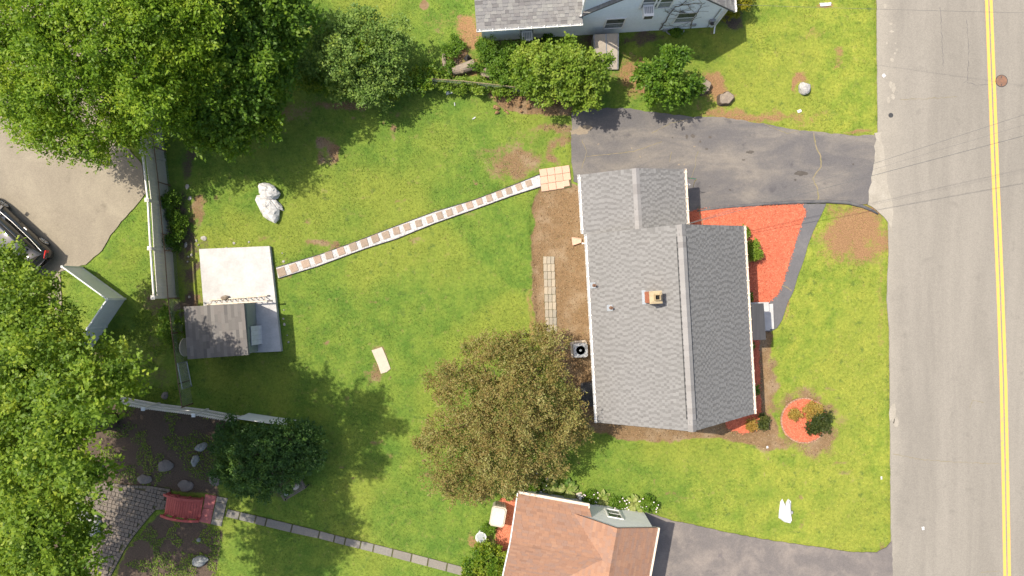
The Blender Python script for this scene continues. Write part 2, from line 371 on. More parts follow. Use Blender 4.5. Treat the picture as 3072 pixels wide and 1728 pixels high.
M['crumb'] = surf('soil_crumb', (.20, .13, .07), (.15, .095, .05), 5, .95, 25, .2, 0, rnd=[(.10, .062, .032), (.26, .17, .09), (.40, .30, .18), (.17, .11, .06)], rmix=.8)
M['edgebrick'] = surf('edging_brick', (.34, .19, .125), (.29, .165, .11), 6, .9, 25, .2, .3, rnd=[(.26, .15, .10), (.42, .26, .18), (.34, .19, .13)], rmix=.6)
M['fanwell'] = surf('fan_shroud', (.15, .152, .155), (.18, .18, .185), 5, .6, bmp=0)
M['palestone'] = surf('pale_fieldstone', (.40, .37, .32), (.29, .27, .24), 8, .9, 25, .3, .6)
M['dust'] = surf('dust_patch', (.27, .215, .15), (.225, .185, .14), 5, .95, 30, .25, .2)
M['clod'] = surf('soil_clod', (.30, .18, .09), (.22, .13, .065), 5, .95, 25, .3, .6)
M['bark'] = surf('bark', (.13, .095, .07), (.08, .06, .045), 6, .95, 25, .35, .8)
M['log'] = surf('dead_wood', (.28, .225, .165), (.20, .16, .125), 5, .9, 25, .3, .6)
M['cutwood'] = surf('cut_wood', (.34, .27, .18), (.25, .20, .14), 6, .9, 25, .25, .4)
M['plastic'] = surf('beige_plastic', (.46, .405, .32), (.42, .37, .295), 2, .45, bmp=0)
M['lid'] = surf('pale_lid', (.50, .475, .44), (.46, .44, .405), 2, .4, bmp=0)
M['cloth'] = surf('white_cloth', (.60, .60, .60), (.52, .52, .525), 5, .8, 10, .1, .6)
M['splash'] = surf('terracotta_splash', (.58, .36, .26), (.52, .32, .23), 4, .85)
M['pot'] = surf('stone_bowl', (.55, .56, .55), (.46, .47, .46), 5, .7)
M['water'] = surf('bowl_water', (.30, .33, .35), (.36, .38, .38), 3, .08, spec=.6, bmp=0)
M['rubber'] = surf('tyre_rubber', (.018, .018, .019), (.025, .025, .025), 5, .8, bmp=.1)
M['carpaint'] = surf('dark_car_paint', (.018, .019, .021), (.02, .021, .023), 3, .13, famp=.02, bmp=0, spec=.7)
M['carroof'] = surf('glossy_roof_panel', (.03, .035, .04), (.034, .038, .044), 3, .05, famp=.02, bmp=0, spec=.9)
M['glass'] = surf('car_glass', (.03, .028, .024), (.04, .037, .03), 3, .04, famp=.02, bmp=0, spec=.8)
M['chrome'] = surf('chrome', (.75, .74, .72), (.7, .7, .7), 3, .15, famp=.02, bmp=0, metal=1)
M['alloy'] = surf('alloy', (.55, .54, .52), (.5, .5, .48), 3, .3, famp=.02, bmp=0, metal=.7)
M['tail'] = surf('tail_lamp', (.55, .02, .015), (.5, .02, .015), 3, .15, famp=.02, bmp=0, spec=.6)
M['wglass'] = surf('window_glass', (.07, .075, .07), (.12, .125, .10), 3, .06, famp=.1, bmp=0, spec=.7)
M['bulkhead'] = surf('bulkhead_steel', (.46, .39, .31), (.38, .33, .27), 1.5, .7, 12, .15, .1)
M['wire'] = surf('weathered_cable', (.10, .098, .095), (.14, .138, .13), 5, .6, bmp=0)
M['aluminium'] = surf('weathered_aluminium', (.56, .47, .37), (.48, .40, .32), 8, .5, metal=.25, bmp=.05)
M['teal'] = surf('teal_plastic', (.03, .16, .14), (.05, .20, .17), 9, .4, bmp=0)
M['green'] = surf('green_hose', (.03, .16, .08), (.04, .2, .1), 9, .5, bmp=0)
M['yellowp'] = surf('yellow_cable', (.55, .45, .05), (.5, .4, .06), 9, .5, bmp=0)
M['petal'] = surf('pale_petal', (.72, .55, .62), (.80, .74, .70), 5, .7, rnd=[(.75, .62, .66), (.82, .78, .74), (.66, .50, .66)], bmp=0)
# foliage
M['lfBright'] = leafmat('bright_leaf', [(.070, .140, .012), (.15, .265, .018), (.24, .355, .026), (.36, .44, .04)], .45)
M['lfDark'] = leafmat('dark_leaf', [(.046, .105, .012), (.088, .178, .017), (.145, .245, .022), (.22, .32, .03)], .42)
M['lfMaple'] = leafmat('maple_leaf', [(.075, .14, .016), (.135, .225, .022), (.215, .315, .03), (.38, .44, .05)], .45)
M['lfBrown'] = leafmat('bronze_leaf', [(.105, .135, .028), (.195, .205, .048), (.255, .175, .06), (.26, .265, .07), (.35, .305, .12)], .32)
M['lfGrey'] = leafmat('greygreen_leaf', [(.075, .145, .026), (.14, .23, .042), (.20, .295, .06), (.30, .38, .05)])
M['lfVine'] = leafmat('vine_leaf', [(.04, .10, .008), (.10, .19, .012), (.19, .26, .018), (.28, .31, .028)])
M['lfShrub'] = leafmat('shrub_leaf', [(.072, .138, .013), (.140, .228, .020), (.205, .290, .032), (.29, .35, .05)])
M['lfRhodo'] = leafmat('evergreen_leaf', [(.032, .078, .018), (.055, .12, .024), (.085, .165, .028), (.15, .24, .032)], .28, .3)
M['lfHosta'] = leafmat('hosta_leaf', [(.11, .20, .03), (.22, .30, .06), (.40, .42, .15), (.30, .37, .09)])
M['lfGold'] = leafmat('gold_leaf', [(.22, .15, .03), (.40, .24, .05), (.34, .27, .06), (.46, .29, .08)])
M['lfOlive'] = leafmat('olive_leaf', [(.02, .035, .008), (.05, .07, .014), (.09, .105, .02), (.13, .13, .03)])
M['lfHedge'] = leafmat('clipped_hedge_leaf', [(.08, .11, .008), (.19, .20, .012), (.30, .28, .018), (.36, .33, .03)])
M['lfWeed'] = leafmat('weed_leaf', [(.035, .09, .009), (.09, .18, .014), (.14, .24, .02), (.17, .26, .03)])
# ---------------------------------------------------------------- survey outlines (photo pixels at ground level)
ROAD = [(2560, -6000), (2626, -400), (2630, 0), (2633, 395), (2640, 470), (2650, 560), (2664, 640), (2666, 760), (2660, 900), (2668, 1000), (2670, 1300), (2674, 1728), (2676, 2200), (2760, 7800), (3414, 7800), (3345, 1728), (3305, 0), (3240, -6000)]
DRIVE = [(1716, 330), (1740, 322), (1890, 326), (1950, 336), (2080, 350), (2170, 353), (2290, 371), (2400, 392), (2480, 399), (2560, 408), (2622, 404), (2633, 418), (2626, 440), (2628, 482), (2613, 560), (2602, 612), (2478, 610), (2280, 617), (2095, 628), (2060, 660), (1760, 560), (1722, 545), (1713, 470)]
APRON = [(2624, 402), (2642, 396), (2652, 470), (2664, 560), (2680, 640), (2676, 700), (2662, 660), (2640, 640), (2602, 614), (2610, 560), (2625, 482), (2624, 440), (2631, 418)]
WALK = [(2412, 612), (2478, 611), (2464, 642), (2440, 692), (2422, 740), (2411, 778), (2392, 832), (2380, 872), (2360, 914), (2346, 960), (2331, 984), (2312, 994), (2296, 994), (2292, 910), (2312, 902), (2330, 884), (2346, 852), (2358, 812), (2372, 770), (2396, 690), (2417, 638), (2404, 616)]
BED = [(2092, 629), (2200, 621), (2404, 614), (2418, 636), (2397, 690), (2373, 770), (2359, 812), (2347, 852), (2331, 884), (2312, 902), (2290, 911), (2215, 925), (2170, 690), (2056, 690), (2056, 640)]
BED2 = [(2215, 1005), (2276, 1005), (2282, 1245), (2268, 1290), (2225, 1300), (2180, 1285), (2170, 1240), (2200, 1230)]
DRIVE2 = [(1935, 1535), (1985, 1552), (2030, 1565), (2080, 1574), (2200, 1601), (2330, 1624), (2450, 1641), (2560, 1656), (2630, 1657), (2660, 1642), (2676, 1622), (2678, 1760), (2676, 2100), (1850, 2100)]
COURT = [(-900, -300), (330, -300), (335, 380), (346, 425), (385, 445), (424, 490), (437, 580), (400, 625), (364, 665), (331, 706), (306, 752), (257, 793), (180, 815), (190, 1000), (-900, 1100)]
PAVE = [(241, 1487), (311, 1445), (382, 1455), (452, 1457), (512, 1467), (503, 1527), (467, 1530), (442, 1558), (402, 1608), (372, 1653), (327, 1740), (225, 1740), (236, 1690), (296, 1608), (322, 1578), (314, 1548), (281, 1527), (251, 1507)]
SLAB = [(603, 748), (813, 739), (848, 1053), (628, 1062)]
GP_T = [(829, 802), (955, 765), (1072, 723), (1188, 678), (1304, 635), (1421, 600), (1537, 556), (1619, 523)]
GP_B = [(835, 835), (955, 798), (1095, 746), (1188, 717), (1304, 670), (1421, 629), (1537, 587), (1622, 560)]
GPATH = GP_T + GP_B[::-1]
PATIO = [(1618, 508), (1708, 495), (1716, 561), (1624, 576)]
FL_T = [(682, 1527), (893, 1577), (973, 1597), (1049, 1617), (1100, 1627), (1250, 1665), (1392, 1702)]
FL_B = [(676, 1549), (881, 1599), (965, 1617), (1049, 1639), (1100, 1651), (1250, 1690), (1388, 1727)]
FLAG = FL_T + FL_B[::-1]
CIRC = [(2411 + 66 * math.cos(t * math.pi / 12), 1261 + 64 * math.sin(t * math.pi / 12)) for t in range(24)]
HOUSEDIRT = [(1622, 566), (1603, 590), (1593, 650), (1590, 720), (1600, 780), (1606, 900), (1613, 1010), (1650, 1090), (1700, 1160), (1770, 1290), (1850, 1312), (2000, 1326), (2170, 1318), (2290, 1336), (2360, 1350), (2330, 1300), (2308, 1240), (2302, 1100), (2318, 1040), (2330, 1012), (2316, 996), (2200, 1000), (1850, 620), (1725, 556)]
MOUND = [(1450, 283), (1500, 270), (1560, 284), (1650, 300), (1722, 312), (1715, 345), (1640, 348), (1560, 333), (1490, 316)]
GARDEN1 = [(300, 1205), (480, 1225), (700, 1268), (660, 1330), (650, 1490), (560, 1485), (505, 1470), (300, 1450), (200, 1500), (150, 1350)]
GARDEN2 = [(470, 1535), (660, 1582), (664, 1650), (652, 1760), (320, 1760), (372, 1655), (405, 1610), (445, 1560)]
UNDERTREE = [(-200, 1000), (330, 1060), (300, 1200), (220, 1500), (230, 1800), (-200, 1800)]
MAINFOOT = None
# ---------------------------------------------------------------- ground sheet
fx = np.arange(-27.0, 27.01, .11); fy = np.arange(-16.0, 16.01, .11)
xs = np.concatenate([[-600, -300, -150, -80, -50, -36, -30], fx, [30, 36, 50, 80, 150, 300, 600]])
ys = np.concatenate([[-600, -300, -150, -80, -40, -24, -18], fy, [18, 24, 40, 80, 150, 300, 600]])
GX, GY = np.meshgrid(xs, ys, indexing='ij')
paved = np.zeros(GX.shape); SHEETS = [ROAD, DRIVE, APRON, WALK, BED, BED2, DRIVE2, COURT, PAVE, SLAB, GPATH, PATIO, FLAG, CIRC]
pavd = np.full(GX.shape, 9.0)
for P in SHEETS: pavd = np.minimum(pavd, sdf(GX, GY, G(P)))
nz = fbm(GX, GY, 1.1, 4, 3) - .5; nz2 = fbm(GX, GY, 4.0, 3, 9) - .5
WX = (fbm(GX, GY, .9, 5, 61) - .5) * 2.6; WY = (fbm(GX, GY, .9, 5, 71) - .5) * 2.6
def cover(shapes):
    a = np.zeros(GX.shape)
    for s in shapes:
        if s[0] == 'p': d = sdf(GX + WX * .25 * (s[3] > .05), GY + WY * .25, G(s[1])); v = np.clip(.5 - d / s[3], 0, 1) * s[2]
        else:
            _, px, py, rx, ry, st = s[:6]; c = W(px, py); rx /= PPM; ry /= PPM
            q = np.hypot((GX - c.x + WX * min(1, rx * 1.6)) / rx, (GY - c.y + WY * min(1, ry * 1.6)) / ry); v = np.clip(1.35 - q, 0, 1) * st
        a = np.maximum(a, v)
    return a
spots = []
r0 = random.Random(3)
for i in range(260):
    px, py = r0.uniform(700, 2640), r0.uniform(60, 1600)
    spots.append(('e', px, py, r0.uniform(5, 24), r0.uniform(4, 16), r0.uniform(.3, .55)))
BARE = cover([('p', HOUSEDIRT, 1.0, .30), ('p', MOUND, 1.0, .3), ('e', 1560, 485, 130, 44, .66), ('e', 1640, 405, 105, 34, .62), ('e', 1490, 450, 90, 44, .5), ('e', 1680, 470, 40, 60, .72),
    ('e', 2420, 1262, 108, 100, .95), ('e', 2330, 1330, 60, 26, .7), ('e', 2310, 1130, 30, 110, .8), ('e', 980, 735, 55, 16, .7), ('e', 1180, 400, 14, 24, .7), ('e', 975, 425, 26, 50, .8),
    ('e', 1600, 300, 60, 20, .7), ('e', 1390, 640, 60, 18, .5), ('e', 1260, 715, 55, 22, .5), ('e', 610, 615, 30, 50, .68), ('e', 600, 900, 30, 40, .8), ('e', 1380, 52, 14, 9, .8), ('e', 1280, 17, 13, 12, .9),
    ('e', 1140, 1085, 42, 55, .6), ('e', 2345, 1535, 42, 52, .5), ('e', 2645, 1690, 14, 80, .6), ('e', 1490, 1600, 40, 30, .5), ('e', 1030, 300, 190, 22, .62), ('e', 850, 330, 110, 40, .5)] + spots)
DRY = cover([('e', 2562, 705, 116, 128, .74), ('e', 2520, 600, 60, 20, .6), ('e', 1420, 95, 75, 70, .66), ('e', 1400, 190, 60, 70, .7), ('e', 2150, 280, 100, 60, .7), ('e', 2250, 350, 240, 24, .62), ('e', 2560, 395, 80, 10, .6),
    ('e', 1880, 230, 50, 90, .6), ('e', 2540, 170, 26, 40, .5), ('e', 2450, 120, 40, 40, .45), ('e', 2470, 20, 40, 10, .7), ('e', 2410, 275, 34, 30, .7), ('e', 1600, 960, 14, 200, .5), ('e', 2640, 900, 14, 300, .4), ('e', 2350, 900, 20, 120, .55),
    ('e', 1420, 1630, 34, 40, .6), ('e', 1500, 1470, 60, 30, .3), ('e', 1700, 580, 26, 40, .4), ('e', 1320, 60, 100, 60, .35)])
SOIL = cover([('p', GARDEN1, .95, .3), ('p', GARDEN2, .85, .3), ('p', UNDERTREE, .7, .6), ('e', 560, 700, 38, 260, .62), ('e', 575, 880, 40, 60, .85), ('e', 470, 960, 60, 160, .55), ('e', 560, 470, 60, 60, .6), ('e', 460, 1130, 90, 90, .45),
    ('e', 1800, 120, 90, 30, .7), ('e', 1930, 120, 70, 26, .62), ('e', 1560, 110, 150, 20, .8), ('e', 1400, 190, 50, 40, .7), ('e', 800, 1380, 130, 110, .8), ('e', 2170, 45, 60, 50, .7)])
gz = nz * .05 + nz2 * .012
sink = np.clip(.5 - sdf(GX, GY, G(HOUSEDIRT)) / .12, 0, 1); gz = gz - .085 * sink
md = np.clip(-sdf(GX, GY, G(MOUND)) / .35, 0, 1); gz = gz + md * (.10 + .35 * np.maximum(fbm(GX, GY, 3.2, 4, 21) - .42, 0))
far = (np.abs(GX) > 27.5) | (np.abs(GY) > 16.5)
gz = np.where(far, 0, gz)
t = np.clip(pavd / .12, 0, 1); gz = gz * t + (-.05) * (1 - t)
nx, ny = GX.shape
idx = np.arange(nx * ny).reshape(nx, ny)
faces = np.stack([idx[:-1, :-1].ravel(), idx[1:, :-1].ravel(), idx[1:, 1:].ravel(), idx[:-1, 1:].ravel()], 1)
gm = mesh_np('ground', np.stack([GX.ravel(), GY.ravel(), gz.ravel()], 1), faces, M['ground'], True)
ca = gm.color_attributes.new('cover', 'FLOAT_COLOR', 'POINT')
ca.data.foreach_set('color', np.stack([BARE.ravel(), SOIL.ravel(), DRY.ravel(), np.ones(nx * ny)], 1).astype(np.float32).ravel())
ground = add_mesh('ground', gm, None, 'structure')
def gsample(A, x, y):
    i = np.clip(np.round((x + 27) / .11).astype(int), 0, len(fx) - 1) + 7; j = np.clip(np.round((y + 16) / .11).astype(int), 0, len(fy) - 1) + 7
    return A[i, j]
def gzat(x, y): return float(gsample(gz, np.array([x]), np.array([y]))[0])

# ---------------------------------------------------------------- roads, drives, walks
def sheet(name, P, z, mat, amp=.03, seed=0, parent=None, depth=.08, step=.22):
    o = MB().prism(wobble(G(P), step, amp, seed), z - depth, z).build(name, mat, parent)
    if parent is None: o['kind'] = 'structure'
    return o
road = sheet('road', ROAD, .012, M['road'], .015, 1)
apron = sheet('driveway_apron', APRON, .022, M['apron'], .05, 2)
drive = sheet('driveway', DRIVE, .017, M['drive'], .035, 3)
walk = sheet('front_walk', WALK, .026, M['walk'], .012, 4)
drive2 = sheet('side_driveway', DRIVE2, .017, M['drive2'], .02, 5)
court = sheet('parking_court', COURT, .014, M['court'], .02, 6)
def ribbon(name, pts, w, z, mat, parent, jit=0.0, seed=0):
    """flat strip along a polyline of metres"""
    r = random.Random(seed); P = [Vector(p).to_2d() for p in pts]; Q = []
    for i in range(len(P) - 1):
        n = max(1, int((P[i + 1] - P[i]).length / .12)) if jit else 1
        for j in range(n): Q.append(P[i].lerp(P[i + 1], j / n) + Vector((r.uniform(-jit, jit), r.uniform(-jit, jit))))
    Q.append(P[-1]); L = []; Rr = []
    for i, p in enumerate(Q):
        d = (Q[min(i + 1, len(Q) - 1)] - Q[max(i - 1, 0)]).normalized(); n = Vector((-d.y, d.x)); ww = w * (r.uniform(.5, 1.4) if jit else 1) / 2
        L.append((*(p + n * ww), z)); Rr.append((*(p - n * ww), z))
    k = len(Q); b = MB(); b.add(L + Rr, [(k + i, k + i + 1, i + 1, i) for i in range(k - 1)])
    return b.build(name, mat, parent)
for off in (0, 13.5):
    ribbon('centre_line', G([(2890 + off, -6000), (2953 + off, -400), (2959 + off, 0), (2970 + off, 290), (2981 + off, 576), (2993 + off, 860), (3003 + off, 1150), (3009 + off, 1440), (3014 + off, 1728), (3018 + off, 2100), (3090 + off, 7800)]), .15, .017, M['yellow'], road)
for i, P in enumerate([[(2440, 398), (2447, 440), (2461, 470), (2463, 500), (2448, 520), (2437, 535), (2452, 565), (2455, 590), (2452, 604)],
                       [(2095, 455), (2087, 470), (2085, 500), (2072, 540)], [(1745, 420), (1760, 455), (1745, 505)], [(1955, 400), (2010, 370), (2075, 355)],
                       [(2015, 455), (2008, 485)], [(2290, 372), (2360, 400), (2400, 392)], [(1760, 470), (1900, 455), (1985, 425)]]):
    ribbon('crack', G(P), .055 if i == 0 else .022, .0215, M['crack'], drive, .02 if i == 0 else .015, i)
for i, P in enumerate([[(2900, 60), (2905, 150), (2903, 240), (2890, 250)], [(2820, 20), (2830, 200)], [(2900, 246), (2930, 255), (2985, 252)], [(2680, 1362), (2760, 1378), (2830, 1384), (3000, 1392)], [(2700, 298), (2780, 296), (2870, 290)], [(2910, 1225), (2918, 1200), (2950, 1208)], [(2940, 1718), (3000, 1712)]]):
    ribbon('crack', G(P), .018, .0165, M['crack'] if i > 2 else M['berm'], road, .03, 40 + i)
ribbon('crack', G([(2338, 852), (2352, 858), (2366, 868), (2374, 872)]), .05, .0305, M['crack'], walk, .03, 60)
def blob(px, py, rx, ry, seed, n=18, rot=0):
    r = random.Random(seed); c = W(px, py); out = []
    for k in range(n):
        a = 2 * math.pi * k / n; q = r.uniform(.65, 1.15); x, y = rx / PPM * q * math.cos(a), ry / PPM * q * math.sin(a)
        out.append((c.x + x * math.cos(rot) - y * math.sin(rot), c.y + x * math.sin(rot) + y * math.cos(rot)))
    return out
for i, (px, py, rx, ry) in enumerate([(2402, 520, 20, 8), (2130, 412, 5, 4), (2078, 408, 7, 6), (2120, 447, 5, 3), (2190, 570, 4, 3), (2250, 457, 12, 5), (2060, 410, 4, 8), (2100, 425, 4, 4), (2017, 413, 3, 3), (2130, 560, 2, 2), (2559, 493, 3, 3), (2385, 540, 4, 3), (2230, 480, 5, 3)]):
    MB().add([(x, y, .0212) for x, y in blob(px, py, rx, ry, i)], [tuple(range(18))]).build('oil_stain', M['stain'], drive)
for i, (px, py, rx, ry) in enumerate([(2675, 180, 6, 7), (2680, 265, 8, 14), (2672, 255, 5, 12), (2684, 160, 4, 4), (2675, 95, 7, 4), (2660, 130, 3, 5), (2678, 290, 6, 10), (2665, 300, 5, 12), (2672, 72, 6, 4), (2686, 130, 3, 3), (2678, 1240, 10, 32), (2688, 1268, 8, 18), (2690, 150, 3, 4), (2655, 18, 6, 8)]):
    MB().add([(x, y, .0165) for x, y in blob(px, py, rx, ry, 70 + i)], [tuple(range(18))]).build('worn_patch', M['apron'], road)
MB().add([(x, y, .0213) for x, y in blob(1746, 392, 34, 14, 5, 18, .2)], [tuple(range(18))]).build('sand_patch', M['dust'], drive)
# low asphalt berm between driveway and front bed
bm = MB(); bp = [(2090, 633), (2170, 622), (2290, 612), (2400, 606), (2480, 604), (2545, 608), (2590, 620), (2620, 633), (2634, 642)]
bm.tube([W(x, y, .025) for x, y in bp], [.05, .07, .08, .09, .09, .09, .08, .07, .04], 8)
setp(bm.build('asphalt_berm', M['berm'], None, True), 'low black asphalt curb between driveway and red mulch bed', 'curb')
# manhole and plug in the road
t = thing('manhole_cover', 'round rusty manhole cover set in the road by the yellow line', 'manhole', W(3004, 243, .012))
MB().lathe(W(3004, 243), [(.31, .008), (.31, .019), (.28, .019)], 28).build('frame', M['tar'], t)
MB().lathe(W(3004, 243), [(.275, .012), (.275, .025), (.27, .027)], 28).build('lid', M['iron'], t)
for dy in (-12, 12): MB().box(W(3004, 243 + dy, .028), (.05, .07, .006)).build('pick_hole', M['tar'], t)
setp(MB().lathe(W(2672, 346), [(.12, .008), (.12, .018), (.10, .02)], 16).build('road_plug', M['tar']), 'small round black tar plug in the road edge', 'road plug')
# ---------------------------------------------------------------- red mulch beds
def chips(P, n, z, parent, mat, L=.06, w=.022):
    P = G(P) if P[0][0] > 60 else P
    x0, x1 = min(p[0] for p in P), max(p[0] for p in P); y0, y1 = min(p[1] for p in P), max(p[1] for p in P)
    x = rng.uniform(x0 - .1, x1 + .1, n * 3); y = rng.uniform(y0 - .1, y1 + .1, n * 3); k = sdf(x, y, P) < .09 * rng.random(n * 3) ** 2; x, y = x[k][:n], y[k][:n]; n = len(x)
    c = np.stack([x, y, np.full(n, z) + rng.uniform(0, .03, n)], 1); a = rng.uniform(0, 2 * np.pi, n); tl = rng.uniform(-.5, .5, n); l = L * rng.uniform(.5, 1.3, n)
    d = np.stack([np.cos(a) * np.cos(tl), np.sin(a) * np.cos(tl), np.sin(tl)], 1) * l[:, None] / 2
    s = np.stack([-np.sin(a), np.cos(a), rng.uniform(-.5, .5, n)], 1) * w / 2
    v = np.stack([c - d - s, c + d - s, c + d + s, c - d + s], 1).reshape(-1, 3)
    return add_mesh('mulch_chips', mesh_np('mulch_chips', v, np.arange(4 * n).reshape(n, 4), mat), parent, 'stuff')
bed = sheet('mulch_bed', BED, .035, M['mulch'], .02, 8); chips(BED, 9000, .04, bed, M['chip'])
bed2 = sheet('mulch_bed', BED2, .03, M['mulch'], .05, 9); chips(BED2, 3000, .035, bed2, M['chip'])
bed3 = sheet('mulch_bed', CIRC, .05, M['mulch'], .01, 10); chips(CIRC, 4500, .055, bed3, M['chip'])
SIDEBED = [(1500, 1500), (1515, 1484), (1545, 1490), (1548, 1560), (1530, 1680), (1505, 1650), (1488, 1620), (1490, 1585)]
bed4 = sheet('mulch_bed', SIDEBED, .02, M['palemulch'], .05, 11, depth=.12); chips(SIDEBED, 1500, .025, bed4, M['palemulch'])
eb = thing('brick_edging', 'ring of small pale bricks edging the round red mulch bed', 'edging', W(2411, 1261))
for k in range(46):
    a = 2 * math.pi * k / 46; p = W(2411, 1261) + Vector((68.5 / 60 * math.cos(a), 66.5 / 60 * math.sin(a), .045 + random.uniform(-.008, .01)))
    piece('brick', boxM(p, (.07, .135, .09), a + random.uniform(-.06, .06)), M['edgebrick'], eb, 'paver')
# ---------------------------------------------------------------- slab, gravel path, pavers
slab = MB().prism(G(SLAB), -.05, .22).build('concrete_slab', M['concrete']); setp(slab, 'raised white concrete slab with dark shed standing on it', 'slab')
gp = sheet('gravel_path', GPATH, .03, M['gravel'], .012, 12)
for pts in (GP_T, GP_B):
    ps = [W(x, y, .035) for x, y in pts]; MB().tube(ps, .022, 6).build('edging_strip', M['edging'], gp)
PG = G(GPATH); n = 9000; x = rng.uniform(-12, 2, n * 4); y = rng.uniform(0, 6, n * 4); k = inpoly(x, y, PG); x, y = x[k][:n], y[k][:n]; n = len(x)
o8 = np.array([(1, 0, 0), (-1, 0, 0), (0, 1, 0), (0, -1, 0), (0, 0, 1), (0, 0, -1)], float)
of = np.array([(0, 2, 4), (2, 1, 4), (1, 3, 4), (3, 0, 4), (2, 0, 5), (1, 2, 5), (3, 1, 5), (0, 3, 5)])
sz = rng.uniform(.012, .026, n); v = (np.stack([x, y, np.full(n, .032)], 1)[:, None, :] + o8[None] * sz[:, None, None] * rng.uniform(.6, 1.3, (n, 6, 1))).reshape(-1, 3)
add_mesh('gravel', mesh_np('gravel', v, (of[None] + 6 * np.arange(n)[:, None, None]).reshape(-1, 3), M['gstone']), gp, 'stuff')
STEPS = [(115, 865), (210, 835), (302, 803), (395, 770), (483, 735), (575, 705), (670, 670), (755, 640), (840, 607), (922, 580), (1003, 548), (1085, 518), (1175, 490), (1260, 460), (1338, 430), (1413, 407), (1490, 375), (1568, 350), (1645, 322), (1720, 295), (1798, 265), (1872, 238), (1950, 208), (2025, 180)]
for i, (a, b) in enumerate(STEPS):
    c = W(800 + a * .3882, 480 + b * .3882, .036); s = .40 - .004 * i
    piece('stepping_stone', boxM(c, (s * random.uniform(.9, 1.02), s * random.uniform(.95, 1.08), .05), R(20) + random.uniform(-.07, .07)), M['step'], gp, 'paver')
pt = MB().prism(G(PATIO), -.1, -.02).build('paved_landing', M['joint'], None, kind='structure')
for i in range(4):
    for j in range(3):
        def q(u, v):
            a = Vector(PATIO[0]).lerp(Vector(PATIO[1]), u); b = Vector(PATIO[3]).lerp(Vector(PATIO[2]), u); return a.lerp(b, v)
        if (i, j) == (3, 2): u0, v0, du, dv = .83, .80, .22, .28
        else: u0, v0, du, dv = (i + .5) / 4, (j + .5) / 3, .25, .333
        c = q(u0, v0); sx = (q(u0 + du / 2, v0) - q(u0 - du / 2, v0)).length / 60 - .014; sy = (q(u0, v0 + dv / 2) - q(u0, v0 - dv / 2)).length / 60 - .014
        piece('paver', boxM(W(c.x, c.y, .0 + random.uniform(-.004, .006)), (sx, sy, .06), R(8) + random.uniform(-.02, .02)), M['pinkpaver'], pt, 'paver')
STRIP = [(1629, 769), (1663, 769), (1672, 998), (1637, 998)]
ps = MB().prism(G(STRIP), -.16, -.075).build('paver_strip', M['joint'], None, kind='structure')
for j in range(10):
    for i in range(3):
        a = Vector(STRIP[0]).lerp(Vector(STRIP[3]), (j + .5) / 10); b = Vector(STRIP[1]).lerp(Vector(STRIP[2]), (j + .5) / 10); c = a.lerp(b, (i + .5) / 3)
        piece('paver', boxM(W(c.x, c.y, -.062 + random.uniform(-.006, .006)), (.175, .365, .05), R(-2) + random.uniform(-.03, .03)), M['greypaver'], ps, 'paver')
# cobbled path at the garden bridge: running bond of mixed blocks
pv = sheet('cobble_path', PAVE, -.01, M['joint'], .01, 13)
PP = G(PAVE); ang = R(-14); ca_, sa_ = math.cos(ang), math.sin(ang); cnt = 0
rowh = .205; y = -3.5; c0 = W(360, 1580)
while y < 3.5:
    x = -4 + random.uniform(0, .2)
    while x < 4:
        w = random.choice([.16, .205, .27]); cx, cy = x + w / 2, y + rowh / 2; X = c0.x + cx * ca_ - cy * sa_; Y = c0.y + cx * sa_ + cy * ca_
        xx, yy = np.array([X]), np.array([Y])
        if cnt < 300 and inpoly(xx, yy, PP)[0] and pdist(xx, yy, PP)[0] > .16:
            piece('paver', boxM((X, Y, .006 + random.uniform(-.006, .008)), (w - .014, rowh - .014, .06), ang), M['paver'], pv, 'paver'); cnt += 1
        x += w
    y += rowh
# border blocks along the cobble outline
for i in range(len(PP)):
    a, b = Vector(PP[i]).to_2d(), Vector(PP[(i + 1) % len(PP)]).to_2d(); L = (b - a).length; k = max(1, round(L / .2)); d = (b - a) / L; nrm = Vector((-d.y, d.x))
    s = 1 if inpoly(np.array([(a + b).x / 2 + nrm.x * .06]), np.array([(a + b).y / 2 + nrm.y * .06]), PP)[0] else -1
    for j in range(k):
        p = a.lerp(b, (j + .5) / k) + nrm * s * .075
        if abs(p.y) < 15.5: piece('border_paver', boxM((p.x, p.y, .01), (L / k - .012, .13, .06), math.atan2(d.y, d.x)), M['paver'], pv, 'paver')
# bluestone flag path
fl = sheet('flagstone_path', FLAG, -.005, M['joint'], .01, 14)
def along(P, s):
    L = [0]
    for i in range(len(P) - 1): L.append(L[-1] + (Vector(P[i + 1]) - Vector(P[i])).length)
    s *= L[-1]
    for i in range(len(P) - 1):
        if s <= L[i + 1] + 1e-6: return Vector(P[i]).lerp(Vector(P[i + 1]), (s - L[i]) / (L[i + 1] - L[i]))
    return Vector(P[-1])
cuts = [0, .055, .122, .167, .275, .39, .455, .50, .565, .62, .70, .78, .85, .93, 1]
for a, b in zip(cuts, cuts[1:]):
    a += .003; b -= .003; Q = [along(FL_T, a), along(FL_T, b), along(FL_B, b), along(FL_B, a)]; dz = random.uniform(-.006, .008)
    MB().prism([W2(q.x, q.y) for q in Q], -.03, .018 + dz).build('flagstone', M['flag'], fl)
